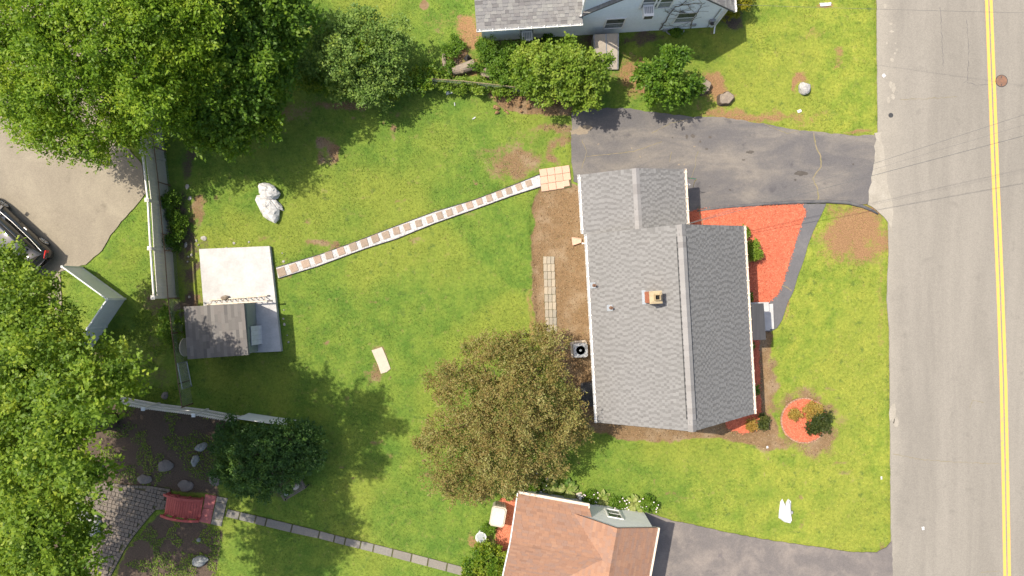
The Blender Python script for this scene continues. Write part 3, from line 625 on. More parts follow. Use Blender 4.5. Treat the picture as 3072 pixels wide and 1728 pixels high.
# stone slabs beside the bridge
def Z2(x, y): return (460 + x * .1242, 1420 + y * .1242)
ld = MB().prism(G([Z2(1265, 500), Z2(1805, 600), Z2(1650, 1275), Z2(1120, 1160)]), -.08, -.02).build('bridge_landing', M['joint'], None, kind='structure')
for q, mt in [([(1265, 500), (1535, 545), (1458, 862), (1215, 825)], 'redmat'), ([(1212, 835), (1455, 872), (1388, 1215), (1122, 1160)], 'redmat'), ([(1543, 547), (1805, 600), (1770, 728), (1525, 676)], 'flag'),
              ([(1522, 686), (1768, 738), (1682, 1120), (1428, 1086)], 'flag'), ([(1426, 1096), (1680, 1130), (1650, 1275), (1396, 1216)], 'flag')]:
    MB().prism(G([Z2(*p) for p in q]), -.02, .05 if mt == 'redmat' else .04).build('landing_slab', M[mt], ld)
stn = MB().prism(G([(1115, 1051), (1146, 1041), (1158, 1068), (1172, 1106), (1160, 1116), (1143, 1121), (1134, 1094)]), -.06, .035)
setp(stn.build('stone_slab', M['concrete2']), 'pale rectangular stone slab lying flush in the back lawn', 'stone slab')

# ---------------------------------------------------------------- lawn grass
def grass(n, size, name):
    x = rng.uniform(-26.2, 26.2, n); y = rng.uniform(-15, 15, n)
    d = gsample(pavd, x, y); bare = np.maximum(gsample(BARE, x, y), gsample(SOIL, x, y) * .9) + (fbm(x, y, 3.0, 3, 31) - .5) * .8; dry = gsample(DRY, x, y) + (fbm(x, y, 2.5, 3, 41) - .5) * .7
    keep = (d > -.015) & (rng.random(n) > np.clip((bare - .18) * 3, 0, .97)) & (rng.random(n) > np.clip((dry - .22) * 2.2, 0, .93))
    for F in FOOT: keep &= ~inpoly(x, y, F)
    x, y = x[keep], y[keep]; n = len(x); z = gsample(gz, x, y) - .004
    a = rng.uniform(0, 2 * np.pi, n); lean = rng.uniform(.25, 1.15, n); l = size * rng.uniform(.5, 1.35, n) * (.7 + .7 * fbm(x, y, .8, 3, 51)); w = l * .34
    d = np.stack([np.cos(a) * np.sin(lean), np.sin(a) * np.sin(lean), np.cos(lean)], 1) * l[:, None]
    s = np.stack([-np.sin(a), np.cos(a), np.zeros(n)], 1) * w[:, None] / 2; c = np.stack([x, y, z], 1)
    v = np.stack([c - s, c + s, c + d], 1).reshape(-1, 3)
    o = add_mesh(name, mesh_np(name, v, np.arange(3 * n).reshape(n, 3), M['blade'], rnd=np.repeat(rng.random(n), 3)), None, 'stuff')
    return o
# ---------------------------------------------------------------- houses
FOOT = []
def collect_shingles(eL, eR, rR, rL, expo, wmin, wmax, th, seed, clip=None, dbl=.5, gap=None):
    """lapped shingles over a roof plane from eave (eL,eR) to ridge (rL,rR); returns world matrices"""
    r = random.Random(seed); eL, eR, rL, rR = map(Vector, (eL, eR, rL, rR)); out = []
    n = (eR - eL).cross(rL - eL).normalized()
    if n.z < 0: n = -n
    up = ((rL - eL) + (rR - eR)) / 2; L = up.length; k = max(1, round(L / expo))
    for j in range(k):
        a = eL.lerp(rL, j / k); b = eR.lerp(rR, j / k); a2 = eL.lerp(rL, (j + 1.05) / k); b2 = eR.lerp(rR, (j + 1.05) / k)
        if j == k - 1: a2, b2 = rL, rR
        D = b - a; W_ = D.length
        if W_ < .05: continue
        s = 0.0; tab = r.random() < .5; first = True
        while s < W_ - .01:
            w = r.uniform(wmin, wmax) if (tab or not gap) else r.uniform(*gap)
            if first: w = r.uniform(.02, wmin + wmax); first = False
            e = min(W_, s + w)
            if W_ - e < wmin * .4: e = W_
            o = a + D * (s / W_) + n * .004; top = a2.lerp(b2, s / W_) + n * .004
            t = th * (1.0 if tab else dbl) * r.uniform(.9, 1.1); isgap = bool(gap) and not tab; tab = not tab
            u = D * ((e - s - .003) / W_)
            mid = o + u * .5 + (top - o) * .5
            if clip is None or clip(mid): out.append((isgap, basis(o, u, top - o, n * t)))
            s = e
    return out
WEDGE = [(0, 0, 0), (1, 0, 0), (1, 1, 0), (0, 1, 0), (0, 0, 1), (1, 0, 1), (1, 1, .25), (0, 1, .25)]
WFACE = [(4, 5, 6, 7), (0, 1, 5, 4), (1, 2, 6, 5), (3, 0, 4, 7), (2, 3, 7, 6)]
def lay(sets, mat, cap=300, mat2=None):
    """sets: list of (roof part, matrices). The highest 300 become pieces, the rest one field per roof part."""
    allm = [(m.translation.z, (i, g), m) for i, (p, ms) in enumerate(sets) for g, m in ms]; allm.sort(key=lambda q: -q[0])
    for z, i, m in allm[:cap]: piece('shingle', m, mat2 if i[1] else mat, sets[i[0]][0], 'shingle')
    rest = {}
    for z, i, m in allm[cap:]: rest.setdefault(i, []).append(m)
    for i, ms in rest.items():
        b = MB()
        for m in ms: b.add([m @ Vector(p) for p in WEDGE], WFACE)
        b.build('shingle_field', mat2 if i[1] else mat, sets[i[0]][0], kind='stuff')
def siding(poly, O, U, Nn, mat, parent, name='siding', lap=.13, t=.014, back=.0):
    """lap siding clipped to a convex polygon of (u,h) on the wall frame O,U,Nn"""
    hs = [p[1] for p in poly]; h = min(hs); b = MB(); n = len(poly)
    def span(hh):
        q = []
        for i in range(n):
            (u0, h0), (u1, h1) = poly[i], poly[(i + 1) % n]
            if (h0 - hh) * (h1 - hh) <= 0 and h0 != h1: q.append(u0 + (u1 - u0) * (hh - h0) / (h1 - h0))
        return (min(q), max(q)) if len(q) >= 2 else None
    Z = Vector((0, 0, 1))
    while h < max(hs) - .01:
        h1 = min(h + lap, max(hs)); s0, s1 = span(h + 1e-4), span(h1 - 1e-4)
        if s0 and s1:
            P = lambda u, hh, d: O + U * u + Z * hh + Nn * (d + back)
            lo = [P(s0[0], h, 0), P(s0[1], h, 0), P(s1[1], h1, 0), P(s1[0], h1, 0)]; hi = [P(s0[0], h, t), P(s0[1], h, t), P(s1[1], h1, .002), P(s1[0], h1, .002)]
            b.hexa(lo, hi)
        h = h1
    return b.build(name, mat, parent, kind='stuff')
def wallwin(O, U, Nn, u, h, w, hh, parent, name='window', split=True, cur=False):
    """double-hung window: frame, two panes, sill"""
    Z = Vector((0, 0, 1)); P = lambda a, b, d: O + U * a + Z * b + Nn * d
    def bar(mb, a0, a1, b0, b1, d0, d1): mb.hexa([P(a0, b0, d0), P(a1, b0, d0), P(a1, b1, d0), P(a0, b1, d0)], [P(a0, b0, d1), P(a1, b0, d1), P(a1, b1, d1), P(a0, b1, d1)])
    f = MB(); e = .07
    for (a0, a1, b0, b1) in ((u - w / 2 - e, u - w / 2, h - e, h + hh + e), (u + w / 2, u + w / 2 + e, h - e, h + hh + e), (u - w / 2, u + w / 2, h - e, h), (u - w / 2, u + w / 2, h + hh, h + hh + e)): bar(f, a0, a1, b0, b1, -.02, .05)
    bar(f, u - w / 2, u + w / 2, h + hh / 2 - .02, h + hh / 2 + .02, -.01, .035)
    fr = f.build(name, M['trim'], parent)
    for b0, b1, d in ((h, h + hh / 2 - .02, .012), (h + hh / 2 + .02, h + hh, .022)):
        g = MB(); bar(g, u - w / 2, u + w / 2, b0, b1, d - .006, d); g.build('pane', M['wglass'], fr)
    return fr
def acunit(O, U, Nn, u, h, parent_label, w=.52):
    Z = Vector((0, 0, 1)); c = O + U * u + Z * (h + .2)
    t = thing('window_air_conditioner', parent_label, 'air conditioner', O + U * u + Z * h)
    Q = Matrix((U, Nn, Z)).transposed()
    MB().box(c + Nn * .27, (w, .5, .38), M=Q).build('case', M['trim'], t)
    b = MB(); b.box(c + Nn * .523, (w - .08, .012, .30), M=Q); b.build('grille', M['darkmetal'], t)
    for k in range(5): MB().box(c + Nn * .25 + U * (-.16 + .08 * k) + Z * .192, (.05, .3, .006), M=Q).build('vent_slot', M['tin'], t)
    return t

# ---- main house (grey roof): axes a (towards the south) and b (towards the road)
AV = Vector((.0558, -.9984, 0)); BV = Vector((.9984, .0558, 0))
def HB(b, a, z): return AV * a + BV * b + Vector((0, 0, z))
house = thing('grey_roofed_house', 'white ranch house with grey shingle gable roof, brick chimney and lower wing', 'house', HB(7.2, 2, 0))
b0, b1, br, a0, a1, ze, zr = 3.60, 10.90, 7.27, -2.28, 6.46, 2.42, 5.40
wi = .32
def wallbox(mb, b_0, b_1, a_0, a_1, z1): mb.prism([(HB(b, a, 0).x, HB(b, a, 0).y) for b, a in ((b_0, a_0), (b_1, a_0), (b_1, a_1), (b_0, a_1))], -.1, z1)
FOOT.append([(HB(b, a, 0).x, HB(b, a, 0).y) for b, a in ((b0 + wi, a0 + wi), (b1 - wi, a0 + wi), (b1 - wi, a1 - wi), (b0 + wi, a1 - wi))])
FOOT.append([(HB(b, a, 0).x, HB(b, a, 0).y) for b, a in ((3.8, -4.85), (8.0, -4.85), (8.0, -2.0), (3.8, -2.0))])
def gable_wall(mb, bb0, bb1, brr, aa0, aa1, zee, zrr):
    L = [HB(bb0, aa0, -.1), HB(bb1, aa0, -.1), HB(bb1, aa0, zee), HB(brr, aa0, zrr), HB(bb0, aa0, zee)]
    mb.hexa([p + AV * (aa1 - aa0) for p in L], L)
mb = MB(); gable_wall(mb, b0 + wi, b1 - wi, br, a0 + .25, a1 - .25, ze + .16, zr - .12); mb.build('wall', M['white'], house)
mb = MB(); mb.box(HB(b0 + wi - .012, (a0 + a1) / 2, .12), (a1 - a0 - .5, .03, .4), M=Matrix((AV, BV, Vector((0, 0, 1)))).transposed()); mb.build('foundation', M['concrete2'], house)
# siding on the yard side (facing the lawn)
siding([(0, .32), (a1 - a0 - .5, .32), (a1 - a0 - .5, 2.45), (0, 2.45)], HB(b0 + wi, a0 + .25, 0), AV, -BV, M['white'], house)
wing = MB(); w0, w1, wr, wa0, wa1, wze, wzr = 3.46, 8.32, 5.88, -5.09, -2.25, 2.30, 3.30
gable_wall(wing, w0 + .3, w1 - .3, wr, wa0 + .22, wa1 + .3, wze + .10, wzr - .06); wing.build('wing_wall', M['white'], house)
siding([(0, .3), (2.6, .3), (2.6, 2.3), (0, 2.3)], HB(w0 + .3, wa0 + .22, 0), AV, -BV, M['white'], house)
sets = []
def slope(name, eL, eR, rR, rL, mat, parent, t=.09): return MB().slab([eL, eR, rR, rL], t).build(name, mat, parent)
lw = slope('roof', HB(b0, a0, ze), HB(b0, a1, ze), HB(br, a1, zr), HB(br, a0, zr), M['deckroof'], house)
le = slope('roof', HB(b1, a0, ze), HB(b1, a1, ze), HB(br, a1, zr), HB(br, a0, zr), M['deckroof'], house)
sets.append((lw, collect_shingles(HB(b0, a0, ze), HB(b0, a1, ze), HB(br, a1, zr), HB(br, a0, zr), .135, .09, .20, .020, 1, dbl=.4, gap=(.06, .14))))
sets.append((le, collect_shingles(HB(b1, a0, ze), HB(b1, a1, ze), HB(br, a1, zr), HB(br, a0, zr), .135, .09, .20, .020, 2, dbl=.4, gap=(.06, .14))))
ww = slope('wing_roof', HB(w0, wa0, wze), HB(w0, wa1, wze), HB(wr, wa1, wzr), HB(wr, wa0, wzr), M['deckroof'], house)
we = slope('wing_roof', HB(w1, wa0, wze), HB(w1, wa1, wze), HB(wr, wa1, wzr), HB(wr, wa0, wzr), M['deckroof'], house)
sets.append((ww, collect_shingles(HB(w0, wa0, wze), HB(w0, wa1, wze), HB(wr, wa1, wzr), HB(wr, wa0, wzr), .135, .09, .20, .020, 3, dbl=.4, gap=(.06, .14))))
sets.append((we, collect_shingles(HB(w1, wa0, wze), HB(w1, wa1, wze), HB(wr, wa1, wzr), HB(wr, wa0, wzr), .135, .09, .20, .020, 4, dbl=.4, gap=(.06, .14))))
lay(sets, M['shingle'], mat2=M['shgap'])
# raised ridge vent with cap shingles; flat cap on both ends and on the wing
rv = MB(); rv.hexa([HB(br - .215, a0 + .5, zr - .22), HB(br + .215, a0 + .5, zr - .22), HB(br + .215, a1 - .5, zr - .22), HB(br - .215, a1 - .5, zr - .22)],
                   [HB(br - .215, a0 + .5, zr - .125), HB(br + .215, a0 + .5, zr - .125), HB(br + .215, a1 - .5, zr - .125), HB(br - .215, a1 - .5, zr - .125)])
rvo = rv.build('ridge_vent', M['tar'], house)  # dark box widened past the caps: mesh edges plus a painted shadow line
def caps(bb, aa0, aa1, zz, half, drop, parent, step=.24):
    n = round((aa1 - aa0) / step)
    for i in range(n):
        s = aa0 + (aa1 - aa0) * i / n; e = aa0 + (aa1 - aa0) * (i + 1.1) / n; k = random.uniform(0, .006)
        m = MB(); P = [HB(bb - half, s, zz - drop + k), HB(bb, s, zz + k), HB(bb + half, s, zz - drop + k), HB(bb + half, e, zz - drop - .01 + k), HB(bb, e, zz - .01 + k), HB(bb - half, e, zz - drop - .01 + k)]
        m.add(P + [p - Vector((0, 0, .02)) for p in P], [(0, 5, 4, 1), (1, 4, 3, 2), (0, 1, 7, 6), (1, 2, 8, 7), (2, 3, 9, 8), (5, 0, 6, 11), (3, 4, 10, 9), (4, 5, 11, 10)])
        m.build('ridge_cap', M['ridge'], parent)
caps(br, a0 + .5, a1 - .5, zr + .075, .175, .12, rvo); caps(br, a0, a0 + .5, zr + .028, .17, .138, rvo); caps(br, a1 - .5, a1, zr + .028, .17, .138, rvo)
caps(wr, wa0, wa1, wzr + .028, .17, .07, ww)
# gutters, fascia, downspout
def rail(name, p, q, w, h, mat, parent):
    d = (q - p); L = d.length; d = d / L; s = d.cross(Vector((0, 0, 1))).normalized(); u = s.cross(d); m = MB()
    m.box((p + q) / 2, (L, w, h), M=Matrix((d, s, u)).transposed()); return m.build(name, mat, parent)
def gutter(p, q, parent, mat, w=.11, brk=True):
    g = MB(); d = (q - p).normalized(); s = d.cross(Vector((0, 0, 1))).normalized(); Z = Vector((0, 0, 1)); L = (q - p).length
    for off, z0, z1, ww in ((-w / 2, -.10, 0, .012), (w / 2, -.10, 0, .012)): g.box((p + q) / 2 + s * off + Z * (z0 + z1) / 2, (L, ww, z1 - z0), M=Matrix((d, s, Z)).transposed())
    g.box((p + q) / 2 - Z * .1, (L, w, .012), M=Matrix((d, s, Z)).transposed())
    for e in (p, q): g.box(e - Z * .05, (.012, w, .1), M=Matrix((d, s, Z)).transposed())
    go = g.build('gutter', mat, parent)
    if brk:
        for k in range(int(L / .6) + 1):
            c = p + d * min(L - .1, .15 + k * .6); MB().box(c + Z * .004, (.03, w + .05, .015), M=Matrix((d, s, Z)).transposed()).build('gutter_strap', mat, go)
    return go
gutter(HB(b0 - .05, a0, ze + .02), HB(b0 - .05, a1, ze + .02), house, M['trim']); gutter(HB(b1 + .05, a0, ze + .02), HB(b1 + .05, a1, ze + .02), house, M['cream'])
gutter(HB(w0 - .05, wa0, wze + .02), HB(w0 - .05, wa1 - .1, wze + .02), house, M['trim']); gutter(HB(w1 + .05, wa0, wze + .02), HB(w1 + .05, wa1 + .02, wze + .02), house, M['cream'])
for (bb, zz, brr, zrr, aa) in ((b0, ze, br, zr, a1), (b1, ze, br, zr, a1), (w0, wze, wr, wzr, wa0), (w1, wze, wr, wzr, wa0)):
    rail('rake_board', HB(bb, aa - (.03 if aa > 0 else -.03), zz - .12), HB(brr, aa - (.03 if aa > 0 else -.03), zrr - .12), .03, .16, M['trim'], house)
# chimney
cb, ca2 = 6.02, .73; cz0 = 3.9; ctop = 5.36
CQ = Matrix((BV, AV * -1, Vector((0, 0, 1)))).transposed()
core = MB().box(HB(cb, ca2, (cz0 + ctop) / 2), (.42, .42, ctop - cz0), M=CQ).build('chimney', M['mortar'], house)
rows = 18; bh = (ctop - cz0) / rows
for j in range(rows):
    z = cz0 + (j + .5) * bh
    for side in range(4):
        Q = CQ @ Matrix.Rotation(side * math.pi / 2, 3, 'Z')
        for k in ((-.15, .05, .19) if j % 2 else (-.19, -.05, .15)):
            w = .18 if abs(k) == .15 else (.19 if abs(k) == .05 else .08)
            c = HB(cb, ca2, z) + Q @ Vector((k, .215, 0)); Mx = Matrix.Translation(c) @ Q.to_4x4() @ Matrix.Diagonal((w - .012, .05, bh - .012, 1))
            piece('brick', Mx, M['brick'], core)
cr = MB(); cr.hexa([HB(cb + x * .27, ca2 + y * .27, ctop) for x, y in ((-1, 1), (1, 1), (1, -1), (-1, -1))], [HB(cb + x * .27, ca2 + y * .27, ctop + .06) for x, y in ((-1, 1), (1, 1), (1, -1), (-1, -1))])
cr.hexa([HB(cb + x * .27, ca2 + y * .27, ctop + .061) for x, y in ((-1, 1), (1, 1), (1, -1), (-1, -1))], [HB(cb + x * .14, ca2 + y * .14, ctop + .11) for x, y in ((-1, 1), (1, 1), (1, -1), (-1, -1))])
cr.build('chimney_crown', M['crown'], core)
fm = MB()
for x, y, sx, sy in ((-.11, 0, .03, .25), (.11, 0, .03, .25), (0, -.11, .19, .03), (0, .11, .19, .03)): fm.box(HB(cb + .04 + x, ca2 + y, ctop + .17), (sx, sy, .2), M=CQ)
fm.build('flue', M['flue'], core); MB().box(HB(cb + .04, ca2, ctop + .115), (.19, .19, .01), M=CQ).build('flue_mouth', M['black'], core)
def onroof(b): return ze + (b - b0) * (zr - ze) / (br - b0)
fs = MB(); sl = (BV * (br - b0) + Vector((0, 0, zr - ze))).normalized(); FQ = Matrix((sl, AV * -1, sl.cross(AV * -1))).transposed()
fs.box(HB(cb - .27, ca2, onroof(cb - .27) + .035), (.18, .62, .008), M=FQ); fs.build('chimney_flashing', M['galv'], house)
for px, py, hh, rr in ((1789, 856, .42, .05), (1836, 924, .36, .045)):
    p = W(px, py, 3.4); bb, aa = p.dot(BV), p.dot(AV); z = onroof(bb); p = HB(bb, aa, z)
    fl_ = MB().box(p + Vector((-.06, 0, .035)), (.30, .28, .008), M=FQ).build('vent_flashing', M['galv'], house)
    MB().lathe(p, [(.095, .0), (.08, .1), (rr, .16), (rr, hh), (rr * .75, hh), (rr * .75, hh - .06)], 14).build('vent_pipe', M['iron'], fl_)
# wall fittings on the yard side: windows, taps, lamp brackets
for u, w in ((1.9, 1.1), (4.3, .8), (6.9, 1.1)): wallwin(HB(b0 + wi - .014, a0 + .25, 0), AV, -BV, u, 1.0, w, 1.1, house)
for a in (.18, .78): MB().tube([HB(b0 + .3, a, 2.1), HB(b0 + .02, a, 2.16), HB(b0 - .12, a, 2.12)], .016, 6).build('wall_bracket', M['darkmetal'], house)
ds = MB(); ds.tube([HB(b0 - .05, a0 + .28, ze - .1), HB(b0 + .27, a0 + .28, 2.0), HB(b0 + .27, a0 + .28, .45), HB(b0 + .02, a0 + .26, .16)], .045, 8); ds.build('downspout', M['trim'], house)
t = MB(); s0 = [W(1744, 717), W(1744, 727), W(1718, 736), W(1715, 712)]
t.hexa([p + Vector((0, 0, -.12)) for p in s0], [p + Vector((0, 0, .0 if i > 1 else .05)) for i, p in enumerate(s0)])
sp = thing('splash_block', 'pinkish wedge-shaped splash block under the downspout by the dirt', 'splash block', W(1730, 722, -.085)); t.build('tray', M['splash'], sp)
for p, q in ((s0[1], s0[2]), (s0[0], s0[3])): MB().tube([p + Vector((0, 0, .05)), q + Vector((0, 0, .012))], .02, 6).build('rim', M['splash'], sp)
# front porch: flat charcoal roof on two posts over a white stoop
pr = [W(2240, 912, 2.28), W(2291, 910, 2.28), W(2298, 1019, 2.28), W(2248, 1021, 2.28)]
m = MB().hexa([p - Vector((0, 0, .14)) for p in pr], pr); m.build('porch_roof', M['porchroof'], house)
for p in (pr[1], pr[2]):
    q = p.lerp((pr[0] + pr[2]) / 2, .16); m = MB(); m.box((q.x, q.y, 1.20), (.10, .10, 1.88)); m.box((q.x, q.y, .30), (.15, .15, .1)); m.build('porch_post', M['trim'], house)
m = MB(); m.prism(G([(2225, 908), (2300, 906), (2304, 990), (2230, 994)]), -.02, .28); m.prism(G([(2301, 912), (2316, 911), (2319, 986), (2305, 987)]), -.02, .15); m.build('stoop', M['concrete'], house)
dr = MB().box(HB(b1 - wi + .02, 2.55, 1.3), (.95, .05, 2.05), M=Matrix((AV, BV, Vector((0, 0, 1)))).transposed()).build('front_door', M['brick'], house)
MB().tube([HB(b1 - wi + .06, 2.9, 1.25), HB(b1 - wi + .10, 2.9, 1.25)], .03, 8).build('door_knob', M['chrome'], dr)
for aa in (.2, 4.9): wallwin(HB(b1 - wi + .002, a1, 0), AV * -1, BV, a1 - aa, .95, 1.5, 1.15, house)
# wall lamp, hose and cable where wing meets house
lamp = thing('wall_floodlight', 'small white floodlight arm under the wing eave', 'light', W(2066, 552, 1.9))
MB().tube([HB(w1 - .3, -3.9, 2.02), W(2056, 546, 1.95), W(2066, 553, 1.9)], .02, 6).build('arm', M['trim'], lamp); MB().box(W(2064, 552, 1.88), (.20, .07, .07), R(-35)).build('lamp_head', M['trim'], lamp)
setp(MB().tube([HB(w1 - .3, -4.6, 2.0), W(2056, 533, 1.9), W(2072, 535, 1.85), W(2088, 537, 1.7)], .015, 6).build('green_pole', M['green']), 'thin green pole sticking out of the wing wall above driveway', 'pole')
setp(MB().tube([W(2089, 538, 1.68), W(2084, 544, 1.4), W(2082, 552, .9), W(2080, 562, .05)], .012, 6).build('yellow_strap', M['yellowp']), 'yellow strap hanging down from green pole beside the wing', 'strap')
setp(MB().tube([W(2098, 619, .06), W(2097, 630, .06), W(2099, 642, .06), W(2104, 655, .06), W(2107, 668, .06), W(2109, 690, .06)], .018, 6).build('garden_hose', M['crack']), 'tan garden hose curving over the red mulch beside the wing', 'hose')
# bulkhead hatch on the yard side, air conditioner
t = thing('cellar_hatch', 'black cellar hatch against the white wall beside the bronze tree', 'hatch', W(1762, 1182, -.08))
q = [W(1742, 1150, .12), W(1782, 1147, .55), W(1786, 1218, .55), W(1746, 1222, .12)]
m = MB().hexa([Vector((p.x, p.y, -.12)) for p in q], q); m.build('hatch_frame', M['darkmetal'], t)
for s, e in ((.03, .48), (.52, .97)):
    n = Vector((-.2, 0, .4)).normalized() * .02
    c = [q[0].lerp(q[3], s).lerp(q[1].lerp(q[2], s), .04), q[0].lerp(q[3], s).lerp(q[1].lerp(q[2], s), .96), q[0].lerp(q[3], e).lerp(q[1].lerp(q[2], e), .96), q[0].lerp(q[3], e).lerp(q[1].lerp(q[2], e), .04)]
    MB().hexa([p + n * .1 for p in c], [p + n for p in c]).build('hatch_leaf', M['porchroof'], t)
cpos = W(1742, 1051, 0); cpos = W(1742, 1051, .75); cpos.z = -.08
t = thing('condenser_unit', 'square grey air-conditioning condenser with round fan grille by white wall', 'air conditioner', cpos)
m = MB(); Q3 = Matrix((BV, AV * -1, Vector((0, 0, 1)))).transposed()
def rsq(s, z, c=.08): return [cpos + Q3 @ Vector((x, y, z)) for x, y in ((-s + c, -s), (s - c, -s), (s, -s + c), (s, s - c), (s - c, s), (-s + c, s), (-s, s - c), (-s, -s + c))]
m.hexa(rsq(.33, .06), rsq(.33, .78)); m.build('case', M['tin'], t)
MB().hexa(rsq(.42, .0), rsq(.42, .055)).build('pad', M['concrete2'], t)
top = MB(); top.hexa(rsq(.345, .78), rsq(.345, .82)); top.build('top_panel', M['tin'], t)
MB().lathe(cpos + Vector((0, 0, .82)), [(.26, 0), (.26, .004)], 28).build('fan_well', M['fanwell'], t)
for k in range(7): MB().lathe(cpos + Vector((0, 0, .835)), [(.035 + .036 * k, 0), (.041 + .036 * k, .004), (.041 + .036 * k, .008), (.035 + .036 * k, .008)], 28).build('grille_ring', M['galv'], t)
for k in range(3):
    a = k * 2.1; MB().add([cpos + Vector((math.cos(a + s) * r, math.sin(a + s) * r, .826 + .006 * (s > .3))) for s, r in ((0, .05), (-.1, .23), (.75, .23), (.5, .05))], [(0, 1, 2, 3)]).build('fan_blade', M['alloy'], t)
MB().lathe(cpos + Vector((0, 0, .825)), [(.06, 0), (.06, .02), (.03, .03)], 12).build('fan_hub', M['galv'], t)

# ---- clapboard house to the north
A = W(1448, 124); Cc = W(2138, 81); NU = (Cc - A).normalized(); NN = Vector((NU.y, -NU.x, 0)); Z = Vector((0, 0, 1)); LN = (Cc - A).length
north = thing('clapboard_house', 'pale blue-grey clapboard house with grey shingle side wing and vines on its gable', 'house', A)
def NP(u, h, d=0.0): return A + NU * u + Z * h + NN * d
J = 4.62; RU = 8.05; RH = 5.9; EH = 2.6
FOOT.append([(NP(0, 0).x, NP(0, 0).y), (NP(LN, 0).x, NP(LN, 0).y), (NP(LN, 0, -8).x, NP(LN, 0, -8).y), (NP(0, 0, -8).x, NP(0, 0, -8).y)])
m = MB(); L = [NP(0, -.1), NP(J, -.1), NP(J, 2.5), NP(0, 2.5)]; m.hexa([p - NN * 5 for p in L], L); m.build('wing_wall', M['siding'], north)
m = MB(); L = [NP(J, -.1), NP(LN, -.1), NP(LN, EH), NP(RU, RH - .15), NP(J, EH)]; m.hexa([p - NN * 8 for p in L], L); m.build('gable_wall', M['siding'], north)
siding([(.12, .1), (J, .1), (J, 2.5), (.12, 2.5)], A, NU, NN, M['siding'], north, lap=.115)
siding([(J + .01, .1), (LN - .12, .1), (LN - .12, EH + .02), (RU, RH - .17), (J + .01, EH)], A, NU, NN, M['siding'], north, lap=.115)
for u in (.06, LN - .06): MB().hexa([NP(u - .06, 0), NP(u + .06, 0), NP(u + .06, 2.5), NP(u - .06, 2.5)], [NP(u - .06, 0, .03), NP(u + .06, 0, .03), NP(u + .06, 2.5, .03), NP(u - .06, 2.5, .03)]).build('corner_board', M['trim'], north)
# wing roof
we0, we1 = NP(-.2, 2.45, .32), NP(J + .12, 2.45, .32); wr0, wr1 = NP(-.2, 4.1, -3.4), NP(J + .12, 4.1, -3.4)
wro = slope('wing_roof', we0, we1, wr1, wr0, M['deckroof'], north)
lay([(wro, collect_shingles(we0, we1, wr1, wr0, .15, .16, .30, .022, 11, dbl=.5))], M['shingleN'])
gutter(we0 + NN * .05, we1 + NN * .05, north, M['trim'])
# main roof: road-side slope, narrow yard-side strip, shed dormer on top of it
re0, re1 = NP(LN + .32, EH - .25, .2), NP(LN + .32, EH - .25, -6); rr0, rr1 = NP(RU, RH, .2), NP(RU, RH, -6)
mr = slope('roof', re0, re1, rr1, rr0, M['deckroof'], north); sg = [(mr, collect_shingles(re0, re1, rr1, rr0, .15, .16, .30, .022, 12))]
gutter(re0 + NU * .05, re1 + NU * .05, north, M['trim'])
le0, le1 = NP(J - .05, EH - .02, .10), NP(J - .05, EH - .02, -6)
ml = slope('roof', le0, le1, rr1, NP(RU, RH, .10), M['deckroof'], north)
ls = collect_shingles(le0, NP(J - .05, EH - .02, -.12), NP(RU, RH, -.12), NP(RU, RH, .10), .15, .16, .30, .022, 13); sg.append((ml, ls)); lay(sg, M['shingleN'])
m = MB(); L = [NP(J + .12, EH + .1, -.08), NP(RU, RH - .05, -.08), NP(J + .12, 5.5, -.08)]; m.hexa([p - NN * 5 for p in L], L); m.build('dormer_wall', M['siding'], north)
siding([(J + .12, EH + .18), (RU, RH - .02), (J + .12, 5.5)], A, NU, NN, M['siding'], north, lap=.115, back=-.08)
MB().slab([NP(J - .1, 5.45, 0), NP(RU + .2, RH + .04, 0), NP(RU + .2, RH + .04, -6), NP(J - .1, 5.45, -6)], .1).build('dormer_roof', M['shingleN'], north)
MB().tube([NP(J + .07, 5.3, .0), NP(J + .07, EH + .25, .0), NP(J + .02, EH + .12, .1)], .05, 8).build('downspout', M['trim'], north)
MB().tube([NP(LN + .02, 2.3, .05), NP(LN + .02, .3, .05), NP(LN + .02, .08, .35)], .045, 8).build('downspout', M['trim'], north)
def nuh(px, py):
    """point of the gable wall plane seen at a photo pixel -> (u, h)"""
    lo, hi = 0.0, 8.0
    for _ in range(40):
        mid = (lo + hi) / 2; p = W(px, py, mid); lo, hi = (lo, mid) if (p - A).dot(NN) > 0 else (mid, hi)
    p = W(px, py, lo); return (p - A).dot(NU), lo
for px, py, w, hh in ((1838, 83, .85, 1.15), (2046, 66, .85, 1.15), (1580, 100, .62, 1.1)):
    u, h = nuh(px, py); wallwin(A, NU, NN, u, h, w, hh, north)
for px in (1944, 1984):
    u, h = nuh(px, 22); wallwin(A, NU, NN, u, h, .72, 1.2, north)
u, h = nuh(1580, 100); acunit(A, NU, NN, u, h - .02, 'white window air conditioner low in the grey-shingled wing wall'); u, h = nuh(1940, 24); acunit(A, NU, NN, u, h, 'small white window air conditioner under the gable window', .46)
u, h = nuh(2134, 62); m = MB(); m.tube([NP(u + .02, h + 1.5, .05), NP(u, .15, .05)], .025, 6); m.build('meter_conduit', M['tin'], north)
m = MB(); Qn = Matrix((NU, NN, Z)).transposed(); m.box(NP(u, h + .1, .08), (.26, .12, .34), M=Qn); mm = m.build('meter_box', M['tin'], north)
MB().tube([NP(u, h + .1, .14), NP(u, h + .1, .24)], .09, 14).build('meter_dial', M['darkmetal'], mm)
for px, py in ((2080, 72), (1996, 87)):
    u, h = nuh(px, py); MB().box(NP(u, h, .05), (.24, .08, .2), M=Qn).build('wall_vent', M['tin'], north)
